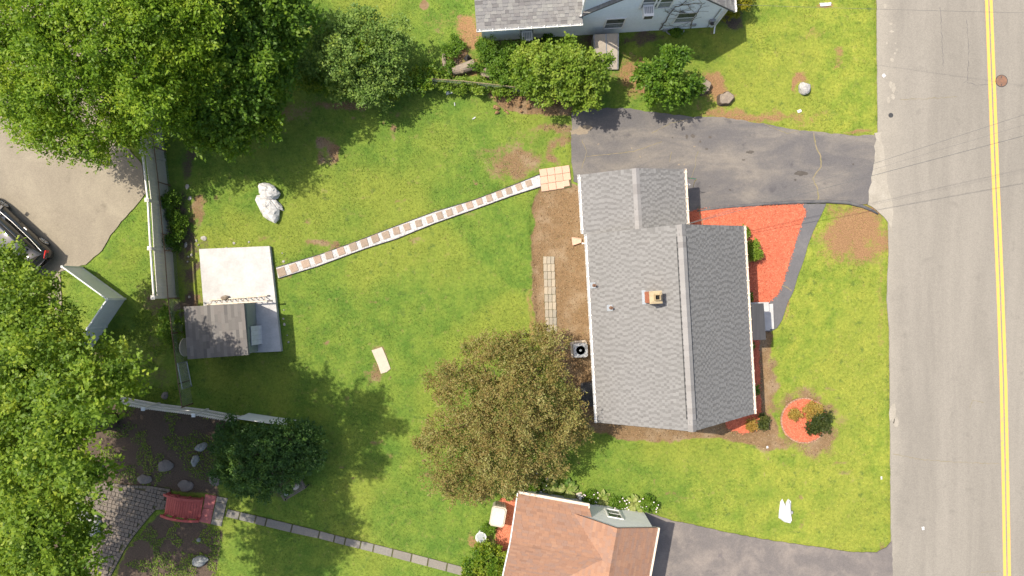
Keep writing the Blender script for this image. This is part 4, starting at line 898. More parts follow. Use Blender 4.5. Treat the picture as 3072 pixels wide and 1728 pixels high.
# bare vines on the gable
vr = random.Random(5); vine = thing('bare_vine', 'leafless brown vine climbing the pale gable wall', 'vine', NP(7.9, 0, .05))
for (ps, rad) in (([(1978, 85), (1995, 62), (2010, 38), (2025, 18), (2070, 8), (2115, 4)], .028), ([(2070, 84), (2078, 60), (2090, 38), (2105, 12), (2120, 0)], .024), ([(2020, 30), (2050, 36), (2080, 40)], .014), ([(2005, 34), (1992, 30)], .014), ([(2040, 14), (2052, 4), (2062, -6)], .018), ([(1990, 74), (2030, 76), (2070, 78)], .012), ([(2060, 10), (2075, 26), (2085, 40)], .012), ([(2012, 40), (2030, 44), (2046, 30)], .010)):
    pts = []
    for i in range(len(ps) - 1):
        for j in range(4):
            px = ps[i][0] + (ps[i + 1][0] - ps[i][0]) * j / 4 + vr.uniform(-2, 2); py = ps[i][1] + (ps[i + 1][1] - ps[i][1]) * j / 4 + vr.uniform(-1.5, 1.5); u, h = nuh(px, max(py, -20)); pts.append(NP(u, h, .05))
    MB().tube(pts, [rad * (1 - .6 * i / len(pts)) for i in range(len(pts))], 5).build('stem', M['bark'], vine)
    for k in range(7):
        p = vr.choice(pts); dd = Vector((vr.uniform(-.5, .5), 0, vr.uniform(-.1, .6))); MB().tube([p, p + NU * dd.x * .5 + Z * dd.z * .5, p + NU * dd.x + Z * dd.z + NN * .03], .006, 4).build('twig', M['bark'], vine)
# cellar bulkhead, window well
t = thing('cellar_bulkhead', 'sloping two-leaf steel cellar bulkhead against pale clapboard wall', 'bulkhead', W(1818, 160))
q = [W(1780, 104, .95), W(1857, 99, .95), W(1855, 208, .12), W(1785, 208, .12)]
MB().hexa([Vector((p.x, p.y, -.03)) for p in q], q).build('bulkhead_frame', M['tin'], t)
for s, e in ((.05, .485), (.515, .95)):
    c = [q[0].lerp(q[1], s), q[0].lerp(q[1], e), q[3].lerp(q[2], e), q[3].lerp(q[2], s)]; n = Vector((0, -.35, .9)) * .03
    lf = MB().hexa([p + n * .1 for p in c], [p + n for p in c]).build('bulkhead_leaf', M['bulkhead'], t)
    MB().box(c[2].lerp(c[3], .5) + Vector((0, .35, .2)), (.03, .16, .03)).build('pull_handle', M['galv'], lf)
MB().box((q[0] + q[1] + q[2] + q[3]) / 4 + Vector((0, 0, .035)), (.045, (q[0] - q[3]).length, .02), M=Matrix((Vector((1, 0, 0)), (q[0] - q[3]).normalized(), Vector((1, 0, 0)).cross((q[0] - q[3]).normalized()))).transposed()).build('seam_strip', M['galv'], t)
wc = W(2024, 92); m = MB(); pts = [wc + Vector((math.cos(a) * .45, -abs(math.sin(a)) * .26, .08)) for a in np.linspace(0, math.pi, 14)]
m.tube(pts, .03, 6); setp(m.build('window_well', M['tin']), 'curved grey metal window well at foot of gable wall', 'window well')

# ---- terracotta-roofed house to the south
S = W(1559, 1468); SE = W(1930, 1535); SU = (SE - S).normalized(); SN = Vector((-SU.y, SU.x, 0)); LS = (SE - S).length
def SP(u, h, d=0.0): return S + SU * u + Z * h + SN * d
south = thing('terracotta_roofed_house', 'grey-sided house with terracotta shingle roof and cross gable beside dark driveway', 'house', S)
def su(px, py, z): p = W(px, py, z) - S; return p.dot(SU), p.dot(SN)
ur, dr_ = su(1853, 1577, 3.4); ue, de = su(1973, 1579, 2.3)
ul = 2 * ur - ue; ov = .035
FOOT.append([(SP(u, 0, d).x, SP(u, 0, d).y) for u, d in ((0, 0), (LS, 0), (LS, -8), (0, -8))])
m = MB(); L = [SP(0, -.1), SP(LS, -.1), SP(LS, 2.25), SP(ur, 3.25), SP(LS - 2 * (LS - ur), 2.25), SP(0, 2.2)]; m.hexa([p - SN * 8 for p in L], L); m.build('wall', M['greysiding'], south)
siding([(0.0, .12), (LS, .12), (LS, 2.25), (ur, 3.25), (max(0.6, ul + .25), 2.2), (0.0, 2.2)], S, SU, SN, M['greysiding'], south, lap=.11)
zr_s, ze_s = 3.4, 2.3
E0, E1 = SP(ue, ze_s, ov), SP(ue, ze_s, -8); R0, R1 = SP(ur, zr_s, ov), SP(ur, zr_s, -8); L0, L1 = SP(ul, ze_s, ov), SP(ul, ze_s, -8)
ro1 = slope('roof', E0, E1, R1, R0, M['deckR'], south); ro2 = slope('roof', L0, L1, R1, R0, M['deckR'], south)
# cross gable towards the yard
xu0, xd0 = su(1549, 1481, 2.2); xu1, xd1 = su(1536, 1629, 3.2); uW = (xu0 + xu1) / 2; dE = (xd0 + su(1767, 1520, 2.2)[1]) / 2; dR = xd1; uE = su(1767, 1520, 2.2)[0]
zX = 3.2; uV = ur - (ur - ul) * (zr_s - zX) / (zr_s - ze_s)
C0, C1 = SP(uW, 2.2, dE), SP(uE, 2.2, dE); CR0, CR1 = SP(uW, zX, dR), SP(uV + .05, zX, dR)
C2 = SP(uW, 2.2, 2 * dR - dE); C3 = SP(uE, 2.2, 2 * dR - dE)
cg1 = slope('cross_roof', C0, C1, CR1, CR0, M['deckR'], south); cg2 = slope('cross_roof', C2, C3, CR1, CR0, M['deckR'], south)
m = MB(); L = [SP(uW + .3, -.1, dE - .35), SP(uW + .3, -.1, 2 * dR - dE + .3), SP(uW + .3, 2.15, 2 * dR - dE + .3), SP(uW + .3, zX - .15, dR), SP(uW + .3, 2.15, dE - .35)]
m.hexa(L, [p + SU * 3 for p in L]); m.build('cross_wall', M['greysiding'], south)
ss = [(ro1, collect_shingles(E0, E1, R1, R0, .135, .2, .34, .014, 21, dbl=.7)), (cg1, collect_shingles(C0, C1, CR1, CR0, .135, .2, .34, .014, 22, dbl=.7)), (cg2, collect_shingles(C2, C3, CR1, CR0, .135, .2, .34, .014, 24, dbl=.7)),
      (ro2, collect_shingles(L0, L1, R1, R0, .135, .2, .34, .014, 23, dbl=.7))]
lay(ss, M['shingleR'])
def capsS(p, q, s, drop, parent):
    d = (q - p); n = int(d.length / .2); d = d / n
    for i in range(n):
        a = p + d * i + Z * (.028 + random.uniform(0, .005)); b = a + d * 1.1 - Z * .008; m = MB()
        m.add([a - s * .15 - Z * drop, a, a + s * .15 - Z * drop, b + s * .15 - Z * drop, b, b - s * .15 - Z * drop], [(0, 1, 4, 5), (1, 2, 3, 4)]); m.v += [(x, y, z - .015) for x, y, z in m.v]; m.f += [(0, 6, 7, 1), (1, 7, 8, 2)]
        m.build('ridge_cap', M['shingleR'], parent)
capsS(R0, SP(ur, zr_s, -4), SU, .09, ro1); capsS(CR0, CR1, SN, .10, cg1)
gutter(E0 + SU * .06, E1 + SU * .06, south, M['cream'], .12, False); gutter(C0 + SN * .06, C1 + SN * .06, south, M['cream'], .14, False)
rail('rake_board', C0 - SU * .02 - Z * .06, CR0 - SU * .02 - Z * .06, .05, .18, M['trim'], south); rail('rake_board', C2 - SU * .02 - Z * .06, CR0 - SU * .02 - Z * .06, .05, .18, M['trim'], south)
rail('fascia_return', C1 + SN * .05 - Z * .04, SP(uE, 2.2, .05), .05, .15, M['cream'], south)
rail('rake_board', R0 - Z * .09 - SN * .02, E0 - Z * .09 - SN * .02, .03, .14, M['trim'], south); rail('rake_board', R0 - Z * .09 - SN * .02, L0 - Z * .09 - SN * .02, .03, .14, M['trim'], south)
def suh(px, py):
    lo, hi = 0.0, 5.0
    for _ in range(40):
        mid = (lo + hi) / 2; p = W(px, py, mid); lo, hi = (lo, mid) if (p - S).dot(SN) > 0 else (mid, hi)
    return (W(px, py, lo) - S).dot(SU), lo
u, h = suh(1833, 1530); u2, h2 = suh(1846, 1554); wallwin(S, SU, SN, u + .05, h, .62, max(.7, h2 - h), south)
MB().tube([SP(.05, 2.1, .1), SP(.05, .2, .1), SP(.05, .06, .3)], .045, 8).build('downspout', M['iron'], south)
# ---------------------------------------------------------------- yard: shed, ladder, fences
shz = .22
SF = [W(552, 920, 2.05), W(732, 911, 2.62), W(745, 1065, 2.62), W(563, 1078, 2.05)]    # roof corners
shed = thing('garden_shed', 'dark lean-to garden shed with large grey shingles on the white slab', 'shed', W(690, 990, shz))
fw = [W(766, 908, shz), W(774, 1054, shz)]
def inset(p, k): c = (SF[0] + SF[2]) / 2; return p.lerp(c, k)
wl = [Vector((p.x, p.y, 0)) for p in (inset(SF[0], .07), fw[0], fw[1], inset(SF[3], .07))]
tops = [1.95, 2.45, 2.45, 1.95]
MB().hexa([Vector((p.x, p.y, shz - .2)) for p in wl], [Vector((p.x, p.y, z)) for p, z in zip(wl, tops)]).build('wall', M['shedwall'], shed)
FOOT.append([(p.x, p.y) for p in wl]); FOOT.append(G(SLAB))
rf = slope('roof', SF[0], SF[3], SF[2], SF[1], M['deckroof'], shed)
lay([(rf, collect_shingles(SF[0], SF[3], SF[2], SF[1], .17, .30, .62, .014, 31, dbl=.6))], M['shingleS'])
FU = (fw[1] - fw[0]).normalized(); FN = Vector((-FU.y, FU.x, 0)); FN = FN if FN.x > 0 else -FN; FL = (fw[1] - fw[0]).length
def FP(u, h, d=0.0): return fw[0] + FU * u + Z * h + FN * d
FQm = Matrix((FU, FN, Z)).transposed()
for i in range(4): MB().box(FP(FL * (i + .5) / 4, 1.1, .006), (FL / 4 - .02, .024, 2.15), M=FQm).build('wall_panel', M['shedwall'], shed)
MB().box(FP(FL / 2, 1.25, .03), (FL, .02, .04), M=FQm).build('batten', M['shedwall'], shed)
for k in range(4): MB().box(FP(.42 + k * .10, 1.95, .035), (.085, .03, .16), M=FQm).build('window_pane', M['teal'] if k % 2 else M['wglass'], shed)
bd = thing('white_board', 'white board in several panels leaning against the shed front', 'board', FP(1.55, 0, .15))
for k in range(4): MB().hexa([FP(1.13 + .233 * k, 0, .22), FP(1.355 + .233 * k, 0, .22), FP(1.355 + .233 * k, .95, .05), FP(1.13 + .233 * k, .95, .05)], [FP(1.13 + .233 * k, .01, .25), FP(1.355 + .233 * k, .01, .25), FP(1.355 + .233 * k, .96, .08), FP(1.13 + .233 * k, .96, .08)]).build('board_panel', M['cloth'], bd)
# ladder leaning on its side against the shed's north wall
la = thing('aluminium_ladder', 'long aluminium ladder on its side leaning on the shed end', 'ladder', W(716, 898, shz))
p0, p1 = W(622, 915, 1.0), W(805, 905, 1.0); q0, q1 = W(628, 901, shz + .06), W(803, 887, shz + .06)
p0 = W(620, 914, .75); p1 = W(806, 903, .75)
MB().tube([p0, p1], .04, 6).build('rail', M['aluminium'], la); MB().tube([q0, q1], .035, 6).build('rail', M['aluminium'], la)
for k in range(11): MB().tube([p0.lerp(p1, .06 + k * .088), q0.lerp(q1, .06 + k * .088)], .022, 6).build('rung', M['aluminium'], la)
MB().box(p1 + Vector((.06, .01, 0)), (.24, .08, .08), R(3)).build('foot', M['darkmetal'], la); MB().box(q1 + Vector((.02, 0, 0)), (.1, .07, .07)).build('foot', M['darkmetal'], la)
def rockmesh(c, rx, ry, rz, rot, seed, name, mat, parent=None, n=14, m=9, amp=.22, flat=1.0):
    r = np.random.default_rng(seed); ph = r.uniform(0, 6, 6); v = []; c = Vector(c)
    for i in range(m + 1):
        th = math.pi * i / m
        for k in range(n):
            a = 2 * math.pi * k / n; d = 1 + amp * (math.sin(2 * a + ph[0]) * .45 + math.sin(3 * a + ph[1] + 2 * th) * .35 + math.sin(5 * a + ph[2] - 3 * th) * .22 + r.uniform(-.3, .3) * (0 if i in (0, m) else 1))
            x, y, z = rx * d * math.sin(th) * math.cos(a), ry * d * math.sin(th) * math.sin(a), rz * math.cos(th) * (1 + amp * .4 * r.uniform(-1, 1)) * flat
            v.append(c + Vector((x * math.cos(rot) - y * math.sin(rot), x * math.sin(rot) + y * math.cos(rot), z)))
    b = MB(); b.add(v, [(i * n + k, (i + 1) * n + k, (i + 1) * n + (k + 1) % n, i * n + (k + 1) % n) for i in range(m) for k in range(n)]); return b.build(name, mat, parent)
sk = rockmesh(W(674, 893, shz + .12), .20, .11, .11, .1, 4, 'dark_sack', M['log']); setp(sk, 'small dark sack lying on the slab beside the ladder', 'sack')
ot = thing('oval_tabletop', 'pale oval tabletop standing on edge behind the shed', 'tabletop', W(552, 1045))
c = W(556, 1042, .62); m = MB(); ring = [c + Vector((-.04 + math.sin(a) * .0, 0, 0)) + FU * math.cos(a) * .45 + (Z * .85 - FN * .12) * math.sin(a) * .5 for a in np.linspace(0, 2 * math.pi, 24, endpoint=False)]
m.hexa(ring, [p + FN * .04 for p in ring]); m.build('board', M['plastic'], ot)

# vinyl privacy fence on the west boundary
vf = thing('vinyl_privacy_fence', 'tall beige vinyl privacy fence of board panels between square capped posts', 'fence', W(500, 700))
VT = [(404, 330), (412, 392), (441, 471), (453, 604), (449 + 1, 604)]
VTp = [(425, 330), (424, 452), (442, 600), (450, 745), (460, 890)]
VTp = [(408, 300), (425, 455), (442, 600), (450, 745), (460, 892)]
FHT = 2.1
VB = [Vector((W(x, y, FHT).x, W(x, y, FHT).y, 0)) for x, y in VTp]
n0 = VB[0] + (VB[0] - VB[1]).normalized() * 2.4; VB = [n0 + (n0 - VB[0]).normalized() * .0] + VB
for i, p in enumerate(VB):
    m = MB(); m.box(p + Z * (FHT + .02) / 2, (.13, .13, FHT + .02)); po = m.build('post', M['vinyl'], vf)
    m = MB(); m.box(p + Z * (FHT + .045), (.19, .19, .05)); m.hexa([p + Vector((x * .09, y * .09, FHT + .07)) for x, y in ((-1, -1), (1, -1), (1, 1), (-1, 1))], [p + Vector((x * .02, y * .02, FHT + .13)) for x, y in ((-1, -1), (1, -1), (1, 1), (-1, 1))]); m.build('post_cap', M['vinylcap'], po)
for a, b in zip(VB, VB[1:]):
    d = (b - a); L = d.length; d = d / L; s = Vector((-d.y, d.x, 0)); Q = Matrix((d, s, Z)).transposed(); n = round((L - .13) / .165); w = (L - .13) / n
    for k in range(n): piece('board', Matrix.Translation(a + d * (.065 + (k + .5) * w) + Z * .95) @ Q.to_4x4() @ Matrix.Diagonal((w - .008, .03, 1.62, 1)), M['vinyl'], vf)
    for zz, hh in ((FHT - .06, .12), (.1, .16)): MB().box((a + b) / 2 + Z * zz, (L - .13, .06, hh), M=Q).build('rail', M['vinylcap'] if zz > 1 else M['vinyl'], vf)
# angled white panels near the parked car
pf = thing('angled_panel_fence', 'white solid fence of two panels meeting at an angle near parked car', 'fence', W(375, 897))
PT = [(186, 800), (321, 898), (262, 985), (214, 1056)]; PB = [W(x, y, 1.55) for x, y in PT]
for a, b in zip(PB, PB[1:]):
    a = Vector((a.x, a.y, 0)); b = Vector((b.x, b.y, 0)); d = (b - a); L = d.length; d = d / L; s = Vector((-d.y, d.x, 0)); Q = Matrix((d, s, Z)).transposed(); n = max(1, round(L / .3)); w = L / n
    for k in range(n): piece('board', Matrix.Translation(a + d * ((k + .5) * w) + Z * .79) @ Q.to_4x4() @ Matrix.Diagonal((w - .006, .03, 1.48, 1)), M['vinylW'], pf)
    for zz in (1.52, .08): MB().box((a + b) / 2 + Z * zz, (L, .06, .1), M=Q).build('rail', M['vinylW'], pf)
for p in PB: MB().box((p.x, p.y, .79), (.1, .1, 1.58)).build('post', M['vinylW'], pf)
# white picket fence at the garden, ending in a solid panel
kf = thing('picket_fence', 'white open picket fence running from the maple to the dark shrub', 'fence', W(560, 1225))
KT = [(297, 1201), (432, 1226), (583, 1245), (694, 1266)]; KH = 1.45
KB = [Vector((W(x, y, KH).x, W(x, y, KH).y, 0)) for x, y in KT]
for a, b in zip(KB, KB[1:]):
    d = (b - a); L = d.length; d = d / L; s = Vector((-d.y, d.x, 0)); Q = Matrix((d, s, Z)).transposed(); n = round(L / .105)
    for k in range(n): piece('picket', Matrix.Translation(a + d * (k + .5) * L / n + Z * (KH / 2 + .03)) @ Q.to_4x4() @ Matrix.Diagonal((.045, .025, KH - .02, 1)), M['vinylcap'], kf)
    for zz in (KH - .22, .75, .15): MB().box((a + b) / 2 + Z * zz, (L, .06, .08), M=Q).build('rail', M['vinylcap'], kf)
for p in KB:
    MB().box(p + Z * .76, (.12, .12, 1.52)).build('post', M['vinylcap'], kf); MB().box(p + Z * 1.54, (.17, .17, .05)).build('post_cap', M['trim'], kf)
a, b = KB[-1], Vector((W(862, 1278, KH).x, W(862, 1278, KH).y, 0)); a2 = Vector((W(712, 1256, KH).x, W(712, 1256, KH).y, 0))
for a, b in ((KB[-1], a2), (a2, b)):
    d = (b - a); L = d.length; d = d / L; s = Vector((-d.y, d.x, 0)); Q = Matrix((d, s, Z)).transposed(); n = max(1, round(L / .2))
    for k in range(n): piece('board', Matrix.Translation(a + d * ((k + .5) * L / n) + Z * .74) @ Q.to_4x4() @ Matrix.Diagonal((L / n - .006, .03, KH - .05, 1)), M['trim'], kf)
# chain-link fences
def chain(name, label, pts, h, tone, step=.075, postev=2.4, parent=None):
    t = thing(name, label, 'fence', pts[0]); m = MB(); wires = MB(); P = [Vector(p) for p in pts]
    MB().tube([p + Z * h for p in P], .024, 8).build('top_rail', tone, t)
    for a, b in zip(P, P[1:]):
        L = (b - a).length; d = (b - a) / L; n = int(L / step)
        for k in range(-int(h / step), n):
            for sg in (1, -1):
                s0, s1 = k * step, k * step + h
                z0, z1 = (0, h) if sg > 0 else (h, 0)
                if s0 < 0: z0 = z0 + (z1 - z0) * (-s0 / h); s0 = 0
                if s1 > L: z1 = z0 + (z1 - z0) * ((L - s0) / max(s1 - s0, 1e-6)); s1 = L
                if s1 - s0 > .03: wires.tube([a + d * s0 + Z * (z0 + .03), a + d * s1 + Z * (z1 * .98 + .03)], .0022, 3, False)
        k = max(1, round(L / postev))
        for j in range(k): MB().tube([a + d * (L * j / k), a + d * (L * j / k) + Z * (h + .04)], .028, 8).build('post', tone, t)
    MB().tube([P[-1], P[-1] + Z * (h + .05)], .03, 8).build('post', tone, t)
    wires.build('wire_mesh', M['galv'], t, kind='stuff'); return t
cl = [W(x, y, 1.15) for x, y in ((452, 360), (462, 440), (475, 546), (488, 702), (494, 751), (504, 895), (516, 1000), (535, 1151), (546, 1222))]
chain('chain_link_fence', 'rusty-railed chain-link fence in front of the beige vinyl fence', [Vector((p.x, p.y, 0)) for p in cl], 1.15, M['rustrail'])
cl = [W(x, y, 1.0) for x, y in ((1286, 236), (1390, 243), (1520, 258), (1560, 263))]
chain('chain_link_fence', 'short chain-link fence with pale rail beside the wood pile', [Vector((p.x, p.y, 0)) for p in cl], 1.0, M['crack'])
g0, g1 = W(562, 1084), W(576, 1158)
gt = thing('wire_gate', 'small galvanised wire-mesh gate panel standing below the shed', 'gate', (g0 + g1) / 2)
for a, b in ((g0 + Z * .05, g1 + Z * .05), (g0 + Z, g1 + Z), (g0, g0 + Z * 1.03), (g1, g1 + Z * 1.03)): MB().tube([a, b], .022, 8).build('frame_tube', M['galv'], gt)
m = MB()
for k in range(24): m.tube([g0.lerp(g1, k / 24) + Z * .05, g0.lerp(g1, k / 24) + Z], .003, 3, False)
for k in range(16): m.tube([g0 + Z * (.05 + k * .06), g1 + Z * (.05 + k * .06)], .003, 3, False)
m.build('wire_mesh', M['galv'], gt, kind='stuff')

# ---------------------------------------------------------------- red footbridge
br_ = thing('red_footbridge', 'small arched red wooden footbridge between cobbles and stone slabs', 'bridge', W(555, 1520))
e0, e1, e2, e3 = [W(*Z2(x, y)) for x, y in ((365, 545), (1235, 600), (1150, 1085), (292, 875))]
BA = ((e1 + e2) / 2 - (e0 + e3) / 2); BL = BA.length; BA = BA / BL; BS = Vector((-BA.y, BA.x, 0)); bw = 1.0; bc = (e0 + e1 + e2 + e3) / 4; bc.z = 0
def arch(s): return .10 + .24 * (1 - (2 * s - 1) ** 2)
def BP(s, t, z): return bc + BA * ((s - .5) * BL) + BS * t + Z * z
npk = 15
for k in range(npk):
    s0, s1 = k / npk + .003, (k + 1) / npk - .003; P = [BP(s0, -bw / 2, arch(s0)), BP(s1, -bw / 2, arch(s1)), BP(s1, bw / 2, arch(s1)), BP(s0, bw / 2, arch(s0))]
    MB().hexa([p - Z * .035 for p in P], P).build('plank', M['redwood'], br_)
for sd in (-1, 1):
    m = MB(); n = 12
    for i in range(n):
        s0, s1 = i / n, (i + 1) / n; P = [BP(s, sd * (bw / 2 - .05) + o, arch(s) + z) for s, o, z in ((s0, -.04, -.25), (s1, -.04, -.25), (s1, .04, -.25), (s0, .04, -.25))]
        m.hexa(P, [BP(s, sd * (bw / 2 - .05) + o, arch(s) - .037) for s, o in ((s0, -.04), (s1, -.04), (s1, .04), (s0, .04))])
    m.build('arched_beam', M['redwood'], br_)
    m = MB()
    for i in range(n):
        s0, s1 = -.03 + 1.06 * i / n, -.03 + 1.06 * (i + 1) / n
        m.hexa([BP(s, sd * (bw / 2 + .02) + o, arch(s) + .27) for s, o in ((s0, -.055), (s1, -.055), (s1, .055), (s0, .055))], [BP(s, sd * (bw / 2 + .02) + o, arch(s) + .35) for s, o in ((s0, -.055), (s1, -.055), (s1, .055), (s0, .055))])
    m.build('hand_rail', M['redwood'], br_)
    for s in (.04, .34, .66, .96): MB().box(BP(s, sd * (bw / 2 + .02), arch(s) + .06), (.09, .09, .44), M=Matrix((BA, BS, Z)).transposed()).build('rail_post', M['redwood'], br_)
# ---------------------------------------------------------------- garden bench with two cushions
bq = W(890, 1462); bd_ = Vector((math.cos(R(31)), math.sin(R(31)), 0)); bs = Vector((-bd_.y, bd_.x, 0)); BQ = Matrix((bd_, bs, Z)).transposed()
bn = thing('garden_bench', 'weathered slatted garden bench half under the dark evergreen shrub', 'bench', bq)
def BB(x, y, z): return bq + bd_ * x + bs * y + Z * z
for k in range(6): piece('seat_slat', Matrix.Translation(BB(0, -.20 + k * .075, .44)) @ BQ.to_4x4() @ Matrix.Diagonal((1.22, .055, .025, 1)), M['benchwood'], bn)
for k in range(3): piece('back_slat', Matrix.Translation(BB(0, .27 + k * .03, .56 + k * .12)) @ BQ.to_4x4() @ Matrix.Diagonal((1.22, .025, .08, 1)), M['benchwood'], bn)
for x in (-.58, .58):
    for y in (-.19, .22): MB().box(BB(x, y, .21), (.05, .05, .42), M=BQ).build('leg', M['darkmetal'], bn)
    MB().box(BB(x, .02, .62), (.06, .46, .035), M=BQ).build('arm_rest', M['benchwood'], bn); MB().box(BB(x, -.19, .52), (.045, .045, .17), M=BQ).build('arm_post', M['darkmetal'], bn); MB().box(BB(x, .25, .62), (.045, .045, .42), M=BQ).build('back_post', M['darkmetal'], bn)
setp(rockmesh(BB(.22, .1, .56), .19, .15, .10, .5, 11, 'cushion', M['plastic'], amp=.08), 'round beige cushion on the slatted bench', 'cushion')
setp(rockmesh(BB(-.3, .08, .52), .20, .14, .07, .9, 12, 'white_cloth', M['cloth'], amp=.3), 'crumpled white cloth on the slatted bench', 'cloth')

# ---------------------------------------------------------------- rocks, stumps, logs, bits
def rockat(px, py, rx, ry, rz, rot, seed, name, mat, label, cat='rock', sink=.35, group=None, amp=.22):
    c = W(px, py); o = rockmesh((c.x, c.y, gzat(c.x, c.y) + rz * (1 - sink) - rz * .2), rx / 60, ry / 60, rz, rot, seed, name, M[mat], amp=amp); return setp(o, label, cat, group)
rockat(810, 576, 37, 21, .42, R(-25), 21, 'white_boulder', 'whiterock', 'whitewashed boulder with grey shaded top, upper of the group in back lawn', 'boulder', .4)
rockat(808, 626, 46, 27, .36, R(-48), 22, 'white_boulder', 'whiterock', 'largest long whitewashed boulder in the back lawn', 'boulder', .4)
rockat(832, 614, 25, 9, .2, R(-42), 23, 'white_boulder', 'whiterock', 'narrow whitewashed rock wedged between two bigger white boulders', 'boulder', .4, amp=.35)
for i, (px, py, rx, ry, rz, rot, mat, lab) in enumerate([
    (497, 1397, 22, 19, .08, .3, 'flatrock', 'flat brownish stone in the dark bed, second stone from picket fence'), (435, 1437, 21, 15, .09, .1, 'flatrock', 'flat grey stone beside the upper edge of cobble path'),
    (558, 1457, 23, 17, .07, .2, 'flatrock', 'flat brown-grey stone beside the red bridge rail'), (644, 1438, 18, 20, .09, .1, 'flatrock', 'flat leaf-shaped stone next to the dark evergreen shrub'),
    (588, 1380, 11, 17, .22, -.2, 'bluerock', 'upright blue-grey rock in the dark garden bed'), (606, 1340, 19, 12, .2, .3, 'bluerock', 'triangular blue-grey rock below the picket fence'),
    (602, 1681, 26, 15, .2, .15, 'bluerock', 'long blue-grey rock in the bed below the bridge'), (289, 1560, 16, 18, .28, .5, 'rock', 'pale wedge-shaped boulder in the rock pile by cobbles'),
    (257, 1546, 17, 14, .25, .2, 'bluerock', 'dark mottled boulder in the rock pile by cobbles'), (229, 1519, 15, 13, .22, .7, 'bluerock', 'blue-grey boulder at the upper end of the rock pile'),
    (314, 1559, 6, 8, .1, 0, 'log', 'small brown stone at the cobble edge of the rock pile'), (286, 1592, 18, 15, .24, .3, 'bluerock', 'dark purple-grey boulder at lower end of rock pile'),
    (256, 1576, 6, 8, .12, .2, 'flatrock', 'small brownish stone in the middle of the rock pile'), (198, 1680, 18, 12, .22, .4, 'bluerock', 'grey boulder under the maple away from cobbles'),
    (497, 1186, 12, 10, .15, .6, 'flatrock', 'dark stone in the weeds above the picket fence'), (598, 1618, 6, 7, .1, 0, 'bluerock', 'small pale stone in the lower garden bed'),
    (305, 1405, 11, 12, .16, 0, 'bluerock', 'grey stone at edge of maple shade in dark bed')]):
    rockat(px, py, rx, ry, rz, rot, 60 + i, 'garden_rock', mat, lab, 'rock', .4)
rockat(2410, 268, 17, 20, .26, .1, 90, 'pale_rock', 'rock', 'pale squarish rock alone on the road-side lawn', 'rock', .3)
wsP = [(2346, 1496), (2351, 1509), (2352, 1527), (2358, 1505), (2364, 1496), (2372, 1503), (2371, 1533), (2374, 1561), (2370, 1569), (2352, 1565), (2335, 1553), (2338, 1521), (2340, 1505)]
wsc = W(2355, 1540); wr1 = [W(*p) for p in wsP]; m = MB(); m.hexa([p - Z * .03 for p in wr1], [p + Z * .05 for p in wr1]); m.f.pop(1); m.hexa([p + Z * .05 for p in wr1], [p.lerp(wsc, .16) + Z * (.14 + .05 * math.sin(i * 2.1)) for i, p in enumerate(wr1)]); m.f.pop(-15)
setp(m.build('white_sheet', M['cloth'], None), 'bright white sheet, forked at one end, lying on the front lawn', 'sheet')
setp(MB().box(W(2373, 1536, .1), (.11, .14, .2)).build('valve_box', M['tin']), 'small grey valve box beside the bright white sheet', 'valve box')
for i, (px, py, rx, ry) in enumerate([(562, 560, 9, 12), (570, 595, 10, 9), (558, 735, 11, 8), (590, 722, 6, 5), (612, 715, 14, 11), (566, 770, 5, 4), (575, 765, 6, 6), (563, 785, 4, 4), (568, 891, 6, 6), (612, 871, 4, 8), (596, 735, 5, 4)]):
    rockat(px, py, rx * .7, ry * .6, .045, .7 * i, 100 + i, 'pale_stone', 'palestone', 'small pale stone lying in soil between chain-link fence and slab', 'stone', .4, 'pale stones along the fence')
for i, (px, py) in enumerate([(852, 930), (853, 955), (855, 975), (860, 1003), (863, 1030), (851, 780), (850, 765), (680, 738), (700, 736), (650, 742), (748, 733)]):
    rockat(px + 3 * math.sin(i * 5), py + 7 * math.sin(i * 3), 2.2 + (i % 3), 2 + (i * 7 % 3), .03, .8 * i, 130 + i, 'rubble_chip', 'palestone', 'white rubble chip lying along the concrete slab edge', 'stone', .4, 'rubble along the slab')
# stumps
def stump(px, py, r, h, seed, label, mat='log'):
    c = W(px, py); t = thing('tree_stump', label, 'stump', c); q = random.Random(seed); ph = q.uniform(0, 6)
    def ring(rr, z): return [c + Vector((rr * (1 + .14 * math.sin(2 * a + ph) + .10 * math.sin(5 * a + ph)) * math.cos(a), rr * (1 + .14 * math.sin(2 * a + ph) + .10 * math.sin(5 * a + ph)) * math.sin(a), z)) for a in np.linspace(0, 2 * math.pi, 20, endpoint=False)]
    MB().hexa(ring(r * 1.22, -.05), ring(r, h)).build('trunk', M['bark'], t); MB().hexa(ring(r * .93, h), ring(r * .9, h + .012)).build('cut_face', M[mat], t)
stump(2174, 298, .33, .28, 1, 'wide tree stump with cracked cut face above the driveway'); stump(2110, 264, .30, .34, 2, 'grey tree stump half hidden beside the bright sapling'); stump(1462, 223, .29, .32, 3, 'round stump with hollow rim next to the fallen log')
lg = thing('fallen_log', 'thick grey fallen log lying by the chain-link fence', 'log', W(1390, 206))
MB().tube([W(1358, 214, .22), W(1385, 207, .26), W(1424, 193, .26)], [.20, .25, .27], 14).build('trunk', M['log'], lg); MB().tube([W(1384, 210, .3), W(1386, 214, .46)], [.11, .09], 10).build('branch_stub', M['cutwood'], lg)
setp(MB().tube([W(1331, 163, .12), W(1333, 190, .12), W(1335, 198, .12)], [.10, .11, .10], 10).build('short_log', M['log']), 'short thin log standing apart left of the fallen log', 'log')
